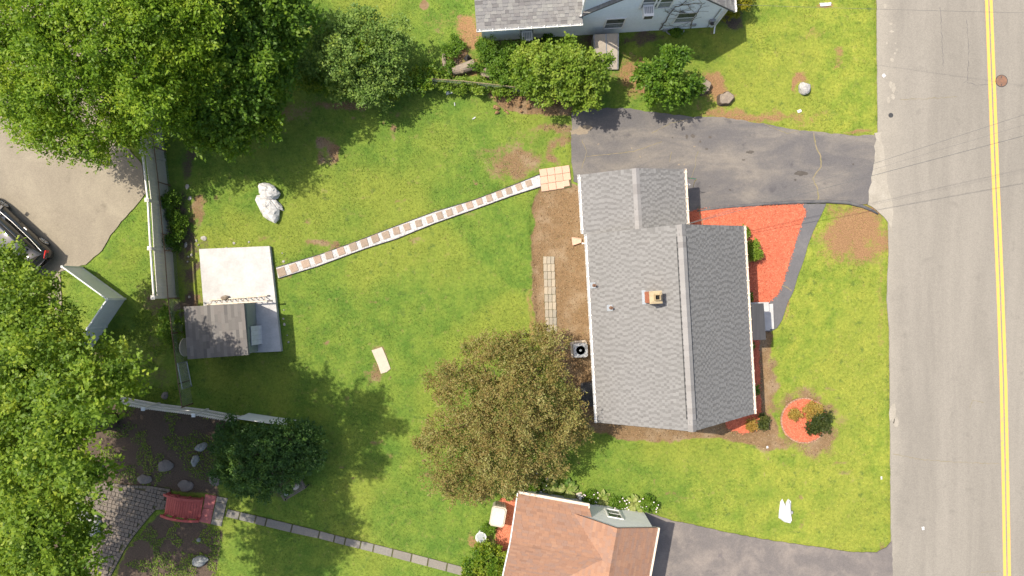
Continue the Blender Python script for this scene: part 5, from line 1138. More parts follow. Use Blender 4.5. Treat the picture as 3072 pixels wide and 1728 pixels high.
kp = W(1403, 176); m = MB(); m.hexa([kp + Vector((x * .24, y * .26, -.02)) for x, y in ((-1, 0), (0, -1), (1, 0), (0, 1))], [kp + Vector((x * .03, y * .03, .42)) for x, y in ((-1, 0), (0, -1), (1, 0), (0, 1))]); setp(m.build('black_cone', M['porchroof']), 'black four-sided cone lying on the wood pile', 'cone')
mr_ = random.Random(8)
for k in range(26): rockat(mr_.uniform(1470, 1700), mr_.uniform(290, 340), mr_.uniform(3, 8), mr_.uniform(3, 7), mr_.uniform(.06, .13), mr_.uniform(0, 3), 200 + k, 'dirt_clod', 'clod', 'brown dirt clod on the bare soil mound below the hedge', 'clod', .3, 'clods on the soil mound', .3)
# litter
def scrap(px, py, w, h, rot, label, mat='cloth', z=.03):
    c = W(px, py); c.z = gzat(c.x, c.y); c.z = max(c.z, .012) + z; r = random.Random(px); n = 4; v = []; f = []
    for i in range(n + 1):
        for j in range(n + 1): x, y = (i / n - .5) * w, (j / n - .5) * h; k = 1 + r.uniform(-.12, .12); v.append((c.x + (x * math.cos(rot) - y * math.sin(rot)) * k, c.y + (x * math.sin(rot) + y * math.cos(rot)) * k, c.z + r.uniform(-.5, .6) * z))
    f = [(i * (n + 1) + j, (i + 1) * (n + 1) + j, (i + 1) * (n + 1) + j + 1, i * (n + 1) + j + 1) for i in range(n) for j in range(n)]
    v2 = v + [(x, y, zz - .006) for x, y, zz in v]; N = len(v); f2 = f + [tuple(q + N for q in reversed(t)) for t in f]
    b = MB(); b.add(v2, f2); return setp(b.build('paper_scrap', M[mat]), label, 'litter')
scrap(2651, 227, .16, .16, .6, 'square white paper scrap on the road margin', z=.01); scrap(2397, 334, .2, .14, .4, 'crumpled white scrap on grass above the driveway'); scrap(2475, 14, .55, .16, .1, 'long torn white plastic sheet in grass by the road'); scrap(1347, 278, .3, .18, .3, 'crumpled pale blue plastic bag on lawn below the hedge')
scrap(1364, 313, .04, .16, .1, 'thin pale stick-like scrap on lawn below the hedge'); scrap(1422, 355, .18, .05, .6, 'thin white scrap on lawn below the soil mound'); scrap(2301, 1341, .1, .12, .2, 'tiny white scrap in dirt south of the round bed'); scrap(2643, 1433, .08, .14, .1, 'small white scrap at the lawn edge by road'); scrap(2768, 1584, .12, .16, .2, 'small blue-white scrap lying on the road'); scrap(2371, 608, .14, .1, 0, 'orange mulch clump spilled onto the driveway berm', 'mulch')
for i, (px, py) in enumerate([(2037, 494), (2053, 493), (1920, 470), (2083, 440), (1795, 433), (1895, 445)]): scrap(px, py, .11, .06, i, ['white paint splash near the wing roof, closest to the wall', 'white paint splash beside its twin near the wing', 'faint white splash midway on the driveway', 'white scrap among oil spots on the driveway', 'broad pale splash near the landing pavers', 'pale scrap on driveway under the big bush'][i], 'dust', .006)
# items beside the terracotta house
bx = thing('storage_bin', 'beige plastic storage bin with pale lid beside the terracotta-roofed house', 'storage bin', W(1494, 1536))
cb_ = W(1494, 1550, .9); cb_.z = 0; BQ2 = Matrix((SU, SN, Z)).transposed()
def oct_(sx, sy, z, c=.1): return [cb_ + BQ2 @ Vector((x, y, z)) for x, y in ((-sx + c, -sy), (sx - c, -sy), (sx, -sy + c), (sx, sy - c), (sx - c, sy), (-sx + c, sy), (-sx, sy - c), (-sx, -sy + c))]
MB().hexa(oct_(.33, .44, 0), oct_(.35, .47, .84)).build('body', M['plastic'], bx); MB().hexa(oct_(.37, .49, .84), oct_(.37, .49, .90)).build('rim', M['plastic'], bx); MB().hexa(oct_(.32, .44, .90), oct_(.30, .42, .945)).build('lid', M['lid'], bx)
for k in range(6): MB().box(cb_ + BQ2 @ Vector((-.22 + .088 * k, .475, .42)), (.05, .03, .66), M=BQ2).build('rib', M['plastic'], bx)
bb_ = thing('bird_bath', 'round pale stone bird bath beside the round bush', 'bird bath', W(1443, 1612)); c = W(1443, 1612, .6); c.z = 0
MB().lathe(c, [(.16, 0), (.16, .06), (.07, .12), (.06, .45), (.1, .5), (.27, .6), (.28, .64), (.25, .64), (.18, .585), (.02, .57)], 24).build('bowl', M['pot'], bb_, True); MB().lathe(c + Z * .605, [(.20, 0), (.20, .004)], 24).build('water', M['water'], bb_)
st = thing('garden_statue', 'small pale garden statue among hostas by grey siding', 'statue', W(1738, 1484)); c = W(1738, 1486)
MB().lathe(c, [(.13, 0), (.13, .06), (.11, .08), (.12, .2), (.10, .34), (.06, .40), (.075, .46), (.07, .53), (.02, .57)], 14).build('figure', M['pot'], st, True); MB().box(c + Vector((0, 0, .03)), (.3, .3, .06), .3).build('plinth', M['concrete2'], st)
# ---------------------------------------------------------------- overhead wires and their pole across the road
def wire(a, b, sag, r=.008, twist=False):
    P = [a.lerp(b, i / 24) - Z * sag * 4 * (i / 24) * (1 - i / 24) for i in range(25)]
    m = MB().tube(P, r, 5)
    return m
pole = thing('utility_pole', 'wooden utility pole across the road carrying house service wires', 'utility pole', (33.5, 10.5, 0))
MB().tube([(33.5, 10.5, -.3), (33.5, 10.5, 9)], [.16, .12], 12).build('shaft', M['bark'], pole); MB().box((33.5, 10.5, 8.3), (.12, 2.2, .12)).build('cross_arm', M['bark'], pole)
at = HB(8.05, -2.45, 2.75); ms = MB().tube([HB(8.1, -2.1, .6), HB(8.1, -2.1, 2.9), at], .03, 8).build('service_mast', M['galv'], house)
def far_end(px, py, z, px2, py2, z2):
    return None
def wthrough(a, px, py, zq, L=2.1):
    q = W(px, py, zq); return a + (q - a) * L
setp(wire(at, wthrough(at, 3072, 344, 6.2, 1.55), .15).build('service_wire', M['wire']), 'upper plain service wire from the house across the road', 'wire')
setp(wire(at, wthrough(at, 3072, 407, 5.7, 1.55), .12, .011).build('service_wire', M['wire']), 'thicker twisted service wire from the house across the road', 'wire')
setp(wire(at, wthrough(at, 3072, 375, 5.5, 1.55), .12, .0045).build('service_wire', M['wire']), 'thinnest service wire between the two thicker ones', 'wire')
na = NP(nuh(2148, 12)[0], 3.1, .1); setp(wire(na, wthrough(na, 3072, 36, 5.5, 1.5), .1, .006).build('service_wire', M['wire']), 'service wire from the clapboard house eave across the road', 'wire')
# ---------------------------------------------------------------- parked car
wr_, wf_ = W(128, 727, .33), W(8, 616, .33); hd = (wf_ - wr_).normalized(); hd.z = 0; rt = Vector((hd.y, -hd.x, 0)); cc = (wr_ + wf_) / 2 - rt * .80; cc.z = .014
car = thing('parked_car', 'dark glossy car parked on the court, tail under the maple', 'car', cc)
def CP(x, y, z): return cc + hd * x - rt * y + Z * z      # y to the left
def loft(st, name, mat, parent, smooth=True, close=True):
    n = len(st[0]); m = MB(); vs = [CP(*p) for s in st for p in s]; fs = [(i * n + k, i * n + (k + 1) % n, (i + 1) * n + (k + 1) % n, (i + 1) * n + k) for i in range(len(st) - 1) for k in range(n)]
    if close: fs += [tuple(range(n)), tuple((len(st) - 1) * n + k for k in range(n - 1, -1, -1))]
    m.add(vs, fs); return m.build(name, mat, parent, smooth)
def sect(x, hw, z0, zs, zt, tw): return [(x, -hw * .92, z0), (x, -hw, z0 + .15), (x, -hw, zs - .12), (x, -hw * .97, zs), (x, -tw, zt), (x, 0, zt + .02), (x, tw, zt), (x, hw * .97, zs), (x, hw, zs - .12), (x, hw, z0 + .15), (x, hw * .92, z0)]
body = loft([sect(-2.28, .60, .42, .74, .80, .4), sect(-2.22, .74, .30, .80, .92, .55), sect(-2.0, .86, .24, .86, .98, .68), sect(-1.4, .90, .22, .88, 1.0, .72), sect(-.4, .91, .22, .88, .99, .74), sect(.8, .91, .22, .87, .96, .74), sect(1.4, .90, .22, .84, .90, .70), sect(2.0, .84, .24, .76, .80, .62), sect(2.25, .70, .30, .66, .70, .50), sect(2.32, .5, .4, .58, .6, .36)], 'body', M['carpaint'], car)
def csec(x, hw, z0, tw, z1): return [(x, -hw, z0), (x, -tw - (hw - tw) * .08, z1 - .06), (x, -tw * .86, z1), (x, 0, z1 + .02), (x, tw * .86, z1), (x, tw + (hw - tw) * .08, z1 - .06), (x, hw, z0)]
cabin = loft([csec(-2.05, .70, .96, .55, 1.04), csec(-1.5, .76, .96, .58, 1.36), csec(-.9, .79, .96, .60, 1.46), csec(-.1, .80, .96, .61, 1.48), csec(.5, .79, .95, .58, 1.38), csec(1.25, .72, .92, .56, .98)], 'greenhouse', M['glass'], car)
loft([[(x, -w, z - .005), (x, -w * .7, z + .025), (x, 0, z + .04), (x, w * .7, z + .025), (x, w, z - .005)] for x, w, z in ((-1.62, .50, 1.31), (-1.4, .53, 1.385), (-.9, .55, 1.46), (-.1, .56, 1.48), (.45, .53, 1.39))], 'roof_panel', M['carroof'], car, close=False)
for sd in (-1, 1):
    MB().tube([CP(x, sd * w, z) for x, w, z in ((-1.95, .72, .985), (-1.2, .785, .995), (0, .80, .99), (1.15, .745, .955))], .016, 6).build('window_trim', M['chrome'], car)
    MB().tube([CP(x, sd * w, z) for x, w, z in ((-1.5, .57, 1.40), (-.9, .60, 1.485), (-.1, .61, 1.50), (.5, .58, 1.40))], .018, 6).build('roof_rail', M['carpaint'], car)
    for xx in (1.36, -1.36):
        wc = CP(xx, sd * .80, .33); ax = -rt * sd; t = MB(); w = MB()
        def disc(mb, r0, d0, r1, d1, n=22):
            mb.add([wc + ax * d + (hd * math.cos(2 * math.pi * k / n) + Z * math.sin(2 * math.pi * k / n)) * r for r, d in ((r0, d0), (r1, d1)) for k in range(n)], [(k, (k + 1) % n, n + (k + 1) % n, n + k) for k in range(n)])
        disc(t, .30, -.12, .33, -.10); disc(t, .33, -.10, .33, .08); disc(t, .33, .08, .30, .11); disc(t, .30, .11, .235, .105)
        wh = t.build('wheel', M['rubber'], car, True); rm = MB()
        disc(rm, .235, .105, .205, .115); disc(rm, .205, .115, .195, .06); rm.build('rim', M['alloy'], wh)
        hb = MB(); disc(hb, .195, .055, .001, .055); hb.build('wheel_disc', M['darkmetal'], wh)
        for k in range(7):
            a = 2 * math.pi * k / 7; d = hd * math.cos(a) + Z * math.sin(a); MB().tube([wc + ax * .112 + d * .03, wc + ax * .108 + d * .205], .026, 5).build('spoke', M['alloy'], wh)
    m = MB(); m.hexa([CP(-2.24, sd * .50, .70), CP(-2.04, sd * .845, .70), CP(-2.02, sd * .82, .90), CP(-2.2, sd * .52, .92)], [CP(-2.29, sd * .50, .71), CP(-2.07, sd * .89, .71), CP(-2.05, sd * .87, .91), CP(-2.25, sd * .52, .93)]); m.build('tail_light', M['tail'], car)
    MB().hexa([CP(2.0, sd * .5, .60), CP(1.9, sd * .84, .62), CP(1.88, sd * .80, .75), CP(2.0, sd * .5, .74)], [CP(2.29, sd * .5, .60), CP(2.0, sd * .85, .62), CP(1.97, sd * .82, .75), CP(2.2, sd * .5, .74)]).build('headlight', M['chrome'], car)
    MB().box(CP(.9, sd * .98, .98), (.12, .18, .12), math.atan2(hd.y, hd.x)).build('mirror', M['carpaint'], car)
    MB().box(CP(-.55, sd * .925, .80), (.18, .03, .03), math.atan2(hd.y, hd.x)).build('door_handle', M['chrome'], car)
# ---------------------------------------------------------------- foliage
def unit(a): return a / np.maximum(np.linalg.norm(a, axis=-1, keepdims=True), 1e-9)
def crown_mesh(blobs, density, leaf, mat, seed, clump=(.9, .28), per=26, aspect=.55, up=.9, fold=.12, shell=.62, name='crown', zmin=.05, droop=0.0):
    """leaves set on twig clumps through the volume of a set of ellipsoids (centre, radii)"""
    g = np.random.default_rng(seed); cs = []; ds = []; P = []
    for c, r in blobs:
        c = np.array(c); r = np.array(r); n = max(6, int(density * 4 * (r[0] * r[1] + r[0] * r[2] + r[1] * r[2])))
        d = unit(g.normal(size=(n, 3)) + np.array([0, 0, .35])); q = (shell + (1 - shell) * g.random(n)) ** .8
        q *= .82 + .36 * fbm(d[:, 0] * 2 + c[0], d[:, 1] * 2 + c[1] + d[:, 2], 1.0, 2, seed)
        cs.append(c + d * r * q[:, None]); ds.append(unit(d * np.array([1, 1, .6]) + g.normal(size=(n, 3)) * .35))
    cs = np.concatenate(cs); ds = np.concatenate(ds); n = len(cs)
    k = g.integers(int(per * .5), int(per * 1.5), n); ci = np.repeat(np.arange(n), k); m = len(ci)
    L = clump[0] * g.uniform(.5, 1.3, n); t = g.random(m); sp = clump[1] * (1.05 - .6 * t)
    pos = cs[ci] + ds[ci] * ((t - .45) * L[ci])[:, None] + g.normal(size=(m, 3)) * sp[:, None] * .55; pos[:, 2] -= droop * t * t
    ok = pos[:, 2] > zmin; pos = pos[ok]; ci = ci[ok]; m = len(pos)
    a = g.uniform(0, 2 * np.pi, m); dirv = unit(ds[ci] * .9 + np.stack([np.cos(a), np.sin(a), g.normal(size=m) * .35 - .15], 1))
    nrm = unit(np.array([0, 0, 1.0]) * up + g.normal(size=(m, 3)) * .55 + ds[ci] * .25); side = unit(np.cross(dirv, nrm)); nrm = np.cross(side, dirv)
    l = leaf * g.uniform(.6, 1.35, m); w = l * aspect
    b = pos; tip = pos + dirv * l[:, None]; mid = pos + dirv * (l * .45)[:, None] + nrm * (l * fold)[:, None]
    v = np.stack([b, mid + side * (w / 2)[:, None], tip, mid - side * (w / 2)[:, None]], 1).reshape(-1, 3)
    rn = np.clip(g.random(n)[ci] * .5 + g.random(m) * .5, 0, 1)
    return mesh_np(name, v, np.arange(4 * m).reshape(m, 4), mat, rnd=np.repeat(rn, 4)), cs
def lobes(blobs, seed):
    r = random.Random(seed); out = []
    for c, q in blobs:
        out.append((c, (q[0] * .82, q[1] * .82, q[2] * .85)))
        for k in range(4):
            a = r.uniform(0, 6.28); e = r.uniform(.1, .8); f = r.uniform(.28, .5)
            out.append(((c[0] + q[0] * .8 * math.cos(a) * e ** .3, c[1] + q[1] * .8 * math.sin(a) * e ** .3, max(.15, c[2] + q[2] * r.uniform(-.3, .7))), (q[0] * f, q[1] * f, q[2] * f)))
    return out
def plant(name, label, cat, blobs, base, leafmat_, seed, density=6, leaf=.12, trunk=.12, limbs=7, group=None, trunk_name='trunk', crown_name='crown', **k):
    t = thing(name, label, cat, base, group); me, cs = crown_mesh(lobes(blobs, seed), density * .72, leaf, leafmat_, seed, **k)
    add_mesh(crown_name, me, t); r = random.Random(seed); base = Vector(base)
    top = Vector(np.mean([b[0] for b in blobs], axis=0)); zt = max(b[0][2] for b in blobs)
    if trunk:
        mid = base.lerp(top, .5) + Vector((r.uniform(-.1, .1), r.uniform(-.1, .1), 0)) * zt * .2
        MB().tube([base - Z * .15, base + Z * .12 * zt, mid, top], [trunk * 1.35, trunk, trunk * .75, trunk * .3], 10).build(trunk_name, M['bark'], t, True)
        for i in range(limbs):
            b = Vector(r.choice(blobs)[0]) + Vector((r.uniform(-.4, .4), r.uniform(-.4, .4), r.uniform(-.2, .3))) * .8; s = base.lerp(mid, r.uniform(.5, 1)) if i % 2 else mid.lerp(top, r.uniform(0, .5))
            e = s.lerp(b, .55) + Z * .08 * (b - s).length; MB().tube([s, e, b], [trunk * .5, trunk * .3, trunk * .08], 6).build('branch', M['bark'], t, True)
    return t
def BL_(px, py, z, r, rz=None): p = W(px, py, z); k = (1 - z / H) / 60; return ((p.x, p.y, z), (r * k, r * k, (rz or r * k * .7)))
def low(px, py): p = W(px, py); return (p.x, p.y, gzat(p.x, p.y))
# big trees on the left
T1 = [BL_(*q) for q in [(130, 60, 7.5, 170), (330, 40, 8, 180), (520, 60, 7, 150), (60, 200, 6.5, 140), (230, 190, 7.2, 160), (420, 200, 6.6, 150), (560, 190, 5.8, 110), (100, 300, 5.0, 120), (270, 320, 5.0, 130), (430, 330, 4.6, 110), (160, 400, 3.6, 85), (290, 420, 3.4, 80), (390, 410, 3.4, 70), (100, 370, 4.0, 90), (520, 300, 4.6, 100), (40, 300, 5.2, 70), (-80, 100, 7, 160), (200, -100, 8.5, 200), (450, -100, 8, 180)]]
plant('broadleaf_tree', 'large bright green tree overhanging the parking court and beige fence', 'tree', T1, low(470, 240), M['lfBright'], 1, 7.0, .145, .32, 14, per=26, clump=(1.1, .24), aspect=.5)
T2 = [BL_(*q) for q in [(680, 40, 5.5, 130), (800, 30, 5, 110), (620, 150, 5.2, 100), (740, 160, 4.8, 120), (830, 130, 4.0, 80), (800, 230, 3.6, 80), (700, 270, 4.2, 110), (600, 300, 4.0, 90), (780, 300, 3.0, 70), (660, 370, 3.4, 80), (740, 370, 2.9, 70), (610, 410, 2.8, 60), (690, 420, 2.6, 55), (800, 360, 2.6, 45), (900, 60, 4.0, 70), (700, -90, 6, 140)]]
plant('broadleaf_tree', 'dense dark green tree with large leaves between bright tree and grey-green bush', 'tree', T2, low(800, 250), M['lfDark'], 2, 6.4, .18, .22, 12, per=22, clump=(.9, .25), aspect=.6)
T4 = [BL_(*q) for q in [(10, 815, 6.0, 75), (75, 800, 5.2, 45), (130, 850, 5.6, 45), (50, 900, 7.5, 115), (140, 960, 7.5, 85), (20, 1000, 9, 140), (170, 1060, 8.8, 115), (290, 1070, 8.2, 60), (280, 1140, 11.6, 100), (370, 1140, 11.2, 52), (90, 1150, 11, 160), (220, 1230, 12.4, 115), (60, 1320, 11.5, 150), (210, 1350, 12.4, 105), (265, 1430, 12, 62), (120, 1470, 11.2, 135), (30, 1600, 10.5, 130), (160, 1630, 11.6, 115), (60, 1750, 10, 150), (190, 1720, 11.4, 90), (245, 1610, 8.5, 40), (320, 1180, 9.8, 50), (-90, 1200, 10, 160), (-100, 1500, 9, 170), (-80, 950, 9, 150), (-200, 1320, 9, 170), (-260, 1480, 9, 170), (-210, 1660, 9, 160), (-240, 1150, 9, 160), (-190, 1000, 8, 150), (60, 1240, 5, 110), (60, 1410, 5, 110), (80, 1570, 5, 100), (150, 1340, 5.4, 80), (-20, 1690, 5, 110), (90, 1040, 5, 95), (40, 950, 5, 80), (-70, 1060, 7, 130), (-330, 1350, 9, 150), (-330, 1600, 9, 150), (130, 1180, 8, 120), (150, 1290, 8, 110), (180, 1110, 7, 90), (120, 1420, 8, 110), (100, 1100, 7, 110), (120, 1090, 9.2, 120), (210, 1120, 9.2, 85), (40, 1060, 9.6, 120), (20, 1780, 11, 150), (120, 1760, 11.5, 110), (150, 1540, 9, 100)]]
plant('maple_tree', 'tall spreading maple shading the picket fence, cobbles and rock pile', 'tree', T4, low(330, 1260), M['lfMaple'], 3, 7.6, .13, .38, 16, per=26, clump=(1.0, .23), aspect=.75)
# bronze tree by the house
T5 = []
for i, (px, py, z, r) in enumerate([(1510, 1240, 4.4, 135), (1400, 1190, 3.9, 105), (1500, 1110, 3.7, 110), (1610, 1120, 3.4, 90), (1640, 1210, 3.5, 95), (1610, 1320, 3.3, 95), (1700, 1290, 2.8, 65), (1510, 1360, 3.6, 105), (1400, 1320, 3.5, 95), (1330, 1290, 3.0, 62), (1340, 1400, 2.7, 75), (1430, 1430, 2.8, 65), (1560, 1430, 2.5, 55), (1440, 1050, 2.9, 48), (1540, 1040, 2.8, 60), (1660, 1040, 2.5, 55), (1330, 1140, 3.0, 60), (1735, 1290, 2.4, 38), (1275, 1310, 2.6, 35), (1660, 1400, 2.5, 45), (1380, 1460, 2.3, 50), (1620, 1000, 2.4, 30), (1715, 1200, 2.9, 45), (1450, 1480, 2.2, 25)]): T5.append(BL_(px, py, z, r))
plant('bronze_tree', 'round bronze-leaved tree beside the grey-roofed house', 'tree', T5, low(1508, 1235), M['lfBrown'], 4, 10.5, .10, .17, 14, per=28, clump=(.6, .18), aspect=.45, shell=.7)
T3 = [BL_(*q) for q in [(1080, 130, 2.6, 110), (1150, 170, 2.2, 85), (1020, 180, 2.3, 95), (1100, 230, 2.0, 90), (1185, 115, 2.0, 58), (1000, 110, 2.2, 72), (1160, 250, 1.5, 68), (945, 165, 2.0, 68), (1090, 65, 2.2, 50), (1040, 250, 1.6, 60), (910, 210, 1.6, 50)]]
plant('greygreen_bush', 'tall grey-green bush beside the dark tree above the back lawn', 'bush', T3, low(1090, 200), M['lfGrey'], 5, 11, .11, .09, 8, per=22, clump=(.5, .2), aspect=.7)
plant('vine_hedge', 'yellow-green vine tangle along the foot of grey-green bush', 'hedge', [BL_(*q) for q in [(960, 240, 1.0, 45), (1030, 265, .9, 35), (1080, 270, .9, 35), (1230, 240, .9, 40), (1260, 260, .8, 35), (1190, 265, .9, 35), (1130, 275, .8, 32), (910, 230, 1.1, 45), (1290, 220, .6, 25), (1060, 140, 2.9, 26), (1085, 165, 2.9, 24), (1040, 190, 2.6, 24), (1140, 130, 2.6, 22)]], low(1090, 262), M['lfVine'], 6, 12, .10, .03, 3, trunk_name='stem', crown_name='foliage', clump=(.4, .16), aspect=.7)
plant('vine_hedge', 'low green vine clinging to the chain-link rail by the wood pile', 'hedge', [BL_(*q) for q in [(1340, 250, .5, 26), (1390, 258, .4, 26), (1440, 258, .5, 26), (1490, 262, .5, 24), (1530, 265, .5, 24)]], low(1420, 256), M['lfShrub'], 7, 12, .10, .02, 2, trunk_name='stem', crown_name='foliage', clump=(.35, .14), aspect=.7)
plant('weed_clump', 'bright green weeds growing over the wood pile', 'weeds', [BL_(*q) for q in [(1345, 215, .3, 24), (1350, 160, .3, 26), (1372, 130, .2, 20), (1440, 195, .3, 26), (1470, 170, .4, 34), (1490, 200, .4, 34)]], low(1420, 195), M['lfWeed'], 8, 13, .10, .015, 2, trunk_name='stem', crown_name='foliage', clump=(.3, .13), aspect=.5)
plant('leafy_bush', 'soft green bush under the window air conditioner of the clapboard house', 'bush', [BL_(*q) for q in [(1480, 150, .8, 38), (1530, 170, .9, 45), (1500, 210, .8, 42), (1540, 240, .7, 42), (1580, 140, .6, 30), (1450, 135, .5, 22), (1640, 125, .4, 22)]], low(1520, 190), M['lfWeed'], 9, 13, .09, .03, 3, trunk_name='stem', crown_name='foliage', clump=(.3, .15), aspect=.5)
plant('leafy_bush', 'largest round leafy bush beside the steel bulkhead, shading the driveway corner', 'bush', [BL_(*q) for q in [(1680, 205, 2.4, 90), (1605, 215, 1.7, 70), (1740, 205, 2.5, 72), (1720, 260, 2.1, 68), (1650, 255, 1.7, 62), (1785, 240, 2.3, 50), (1640, 165, 1.8, 50), (1700, 150, 1.9, 44), (1775, 285, 1.9, 38), (1810, 200, 2.2, 32), (1590, 170, 1.3, 45), (1745, 300, 1.6, 28), (1560, 205, 1.1, 45), (1570, 250, .9, 36)]], low(1695, 230), M['lfShrub'], 10, 10, .12, .06, 6, trunk_name='stem', crown_name='foliage', clump=(.4, .18), aspect=.75)
plant('sapling', 'bright green sapling between the driveway and clapboard house', 'sapling', [BL_(*q) for q in [(1990, 220, 2.4, 55), (1950, 245, 1.9, 42), (2030, 250, 2.0, 46), (1980, 280, 1.8, 40), (2060, 270, 1.5, 28), (2010, 190, 2.3, 32), (1930, 220, 1.7, 26), (2005, 165, 2.2, 12), (2045, 165, 2.2, 12), (2085, 262, 1.2, 18), (1960, 295, 1.3, 20), (2040, 290, 1.3, 20)]], low(1995, 240), M['lfWeed'], 11, 8, .15, .05, 6, clump=(.55, .16), aspect=.5)
plant('evergreen_shrub', 'large dark evergreen shrub at the end of the picket fence', 'shrub', [BL_(*q) for q in [(780, 1360, 2.0, 105), (700, 1320, 1.7, 70), (870, 1330, 1.8, 85), (920, 1370, 1.6, 60), (850, 1420, 1.6, 75), (730, 1420, 1.5, 75), (780, 1455, 1.2, 55), (680, 1390, 1.4, 45), (940, 1310, 1.3, 45), (670, 1350, 1.2, 40)]], low(800, 1380), M['lfRhodo'], 12, 16, .105, .08, 6, clump=(.26, .15), aspect=.55)
plant('leafy_bush', 'bright green bush below the bird bath by the terracotta-roofed house', 'bush', [BL_(*q) for q in [(1455, 1680, 1.1, 55), (1500, 1670, 1.1, 38), (1430, 1730, 1.2, 55), (1480, 1740, 1.3, 60), (1420, 1690, .8, 32)]], low(1455, 1690), M['lfVine'], 13, 12, .11, .04, 4, trunk_name='stem', crown_name='foliage', clump=(.32, .14))
plant('leafy_bush', 'small round light green bush next to the beige storage bin', 'bush', [BL_(1464, 1587, .5, 22), BL_(1458, 1592, .45, 15)], low(1464, 1586), M['lfWeed'], 14, 30, .06, .02, 2, trunk_name='stem', crown_name='foliage', clump=(.15, .08))
plant('fence_creeper', 'green creeper hanging on the chain-link fence before beige panels', 'creeper', [BL_(*q) for q in [(515, 590, .4, 24), (520, 640, .4, 26), (530, 690, .35, 28), (520, 730, .35, 24), (540, 660, .3, 22), (496, 605, .8, 13), (498, 720, .7, 12)]], low(515, 670), M['lfDark'], 15, 13, .10, .02, 3, trunk_name='stem', crown_name='foliage', clump=(.3, .14))
plant('fence_creeper', 'green creeper on the chain-link fence left of the garden shed', 'creeper', [BL_(*q) for q in [(515, 960, .6, 26), (505, 1000, .6, 30), (525, 1030, .4, 22), (500, 940, .5, 20)]], low(512, 980), M['lfDark'], 16, 13, .10, .02, 2, trunk_name='stem', crown_name='foliage', clump=(.3, .14))
hd_b = [BL_(*q) for q in [(2195, 10, 1.0, 38), (2225, 5, 1.0, 34), (2205, 28, .8, 30), (2180, 40, .7, 26), (2230, -25, 1.0, 36), (2190, -30, 1.0, 40)]]
plant('clipped_hedge', 'yellow-green clipped hedge at the road-side corner of clapboard house', 'hedge', hd_b, low(2195, 20), M['lfHedge'], 17, 22, .07, .04, 3, trunk_name='stem', crown_name='foliage', clump=(.18, .09))
SH = [('foundation_shrub', 'glossy green shrub by the red mulch, fullest along the front wall', (2246, 752), 34, .7, 'lfShrub', 2), ('foundation_shrub', 'slim flowering plant at the front corner of grey-roofed house', (2232, 694), 17, .5, 'lfShrub', 1), ('foundation_shrub', 'tiny green plant at the wall just above the porch', (2240, 888), 12, .35, 'lfWeed', 1),
      ('foundation_shrub', 'small green plant at the wall just below the porch', (2246, 1037), 14, .35, 'lfWeed', 1), ('foundation_shrub', 'green fern-like shrub by the wall near the south corner', (2258, 1180), 22, .5, 'lfWeed', 1), ('foundation_shrub', 'spindly olive plant at south corner beyond the mulch', (2288, 1264), 20, .35, 'lfOlive', 1), ('foundation_shrub', 'low reddish plant in the mulch at south corner', (2250, 1272), 16, .25, 'lfGold', 1),
      ('bed_shrub', 'gold-leaved conical shrub in the round bed, the smaller one', (2386, 1246), 17, .45, 'lfGold', 1), ('bed_shrub', 'gold-leaved shrub in the round bed beside the dark one', (2440, 1226), 26, .45, 'lfGold', 2), ('bed_shrub', 'dark olive shrub on the rim of the round red bed', (2462, 1268), 38, .6, 'lfOlive', 2),
      ('window_well_fern', 'green fern growing in the metal window well', (2028, 98), 13, .2, 'lfWeed', 1), ('flower_patch', 'pink-flecked green flower patch at the end of hosta row', (1944, 1512), 26, .35, 'lfWeed', 2), ('flower_patch', 'green flower patch between hostas and the statue', (1768, 1492), 24, .35, 'lfWeed', 2), ('flower_patch', 'green flower patch between bronze tree and grey siding', (1600, 1442), 32, .3, 'lfWeed', 2), ('flower_patch', 'green flower patch between two hostas near the gable window', (1855, 1510), 24, .3, 'lfWeed', 2)]
for i, (nm, lab, (px, py), r, z, lm, nb) in enumerate(SH):
    rr = random.Random(i); bl = [BL_(px + (rr.uniform(-.5, .5) * r if k else 0), py + (rr.uniform(-.5, .5) * r if k else 0), z * (.7 if k else .8), r * (.8 if k else 1), z * .5) for k in range(nb + 1)]
    t = plant(nm, lab, 'plant' if 'fern' in nm or 'patch' in nm else 'shrub', bl, low(px, py), M[lm], 40 + i, 26, .085, .018, 2, trunk_name='stem', crown_name='foliage', clump=(.2, .10), per=18)
    if nm == 'flower_patch':
        g = np.random.default_rng(i); n = 16
        for k in range(n): p = W(px + g.uniform(-r, r) * 1.3, py + g.uniform(-r, r) * .9); MB().lathe((p.x, p.y, z + g.uniform(-.05, .12)), [(.0, 0), (.03, .012), (.033, .02), (.0, .024)], 6).build('flower', M['petal'], t)
def hosta(px, py, r, seed, label):
    t = thing('hosta', label, 'plant', low(px, py)); b = Vector(low(px, py)); q = random.Random(seed)
    for k in range(34):
        a = q.uniform(0, 6.28); L = r / 60 * q.uniform(.55, 1.1); rise = q.uniform(.12, .34) * (1.2 - L); d = Vector((math.cos(a), math.sin(a), 0)); s = Vector((-d.y, d.x, 0)); w = L * .19; lm = 'leaf'
        v = []; P = [(0, .05, 0), (.35, .7, rise), (.65, 1, rise * 1.2), (.85, .7, rise * .9), (1, .02, rise * .55)]
        for tt, ww, zz in P: v += [b + d * L * tt + s * w * ww + Z * (zz + .06), b + d * L * tt + Z * (zz + .035), b + d * L * tt - s * w * ww + Z * (zz + .06)]
        f = [(i * 3 + j, i * 3 + j + 1, (i + 1) * 3 + j + 1, (i + 1) * 3 + j) for i in range(4) for j in range(2)]; m = MB(); m.add(v, f); me = m.mesh('leaf', M['lfHosta'], True)
        at_ = me.attributes.new('rnd', 'FLOAT', 'POINT'); at_.data.foreach_set('value', [q.random()] * len(me.vertices)); add_mesh('leaf', me, t)
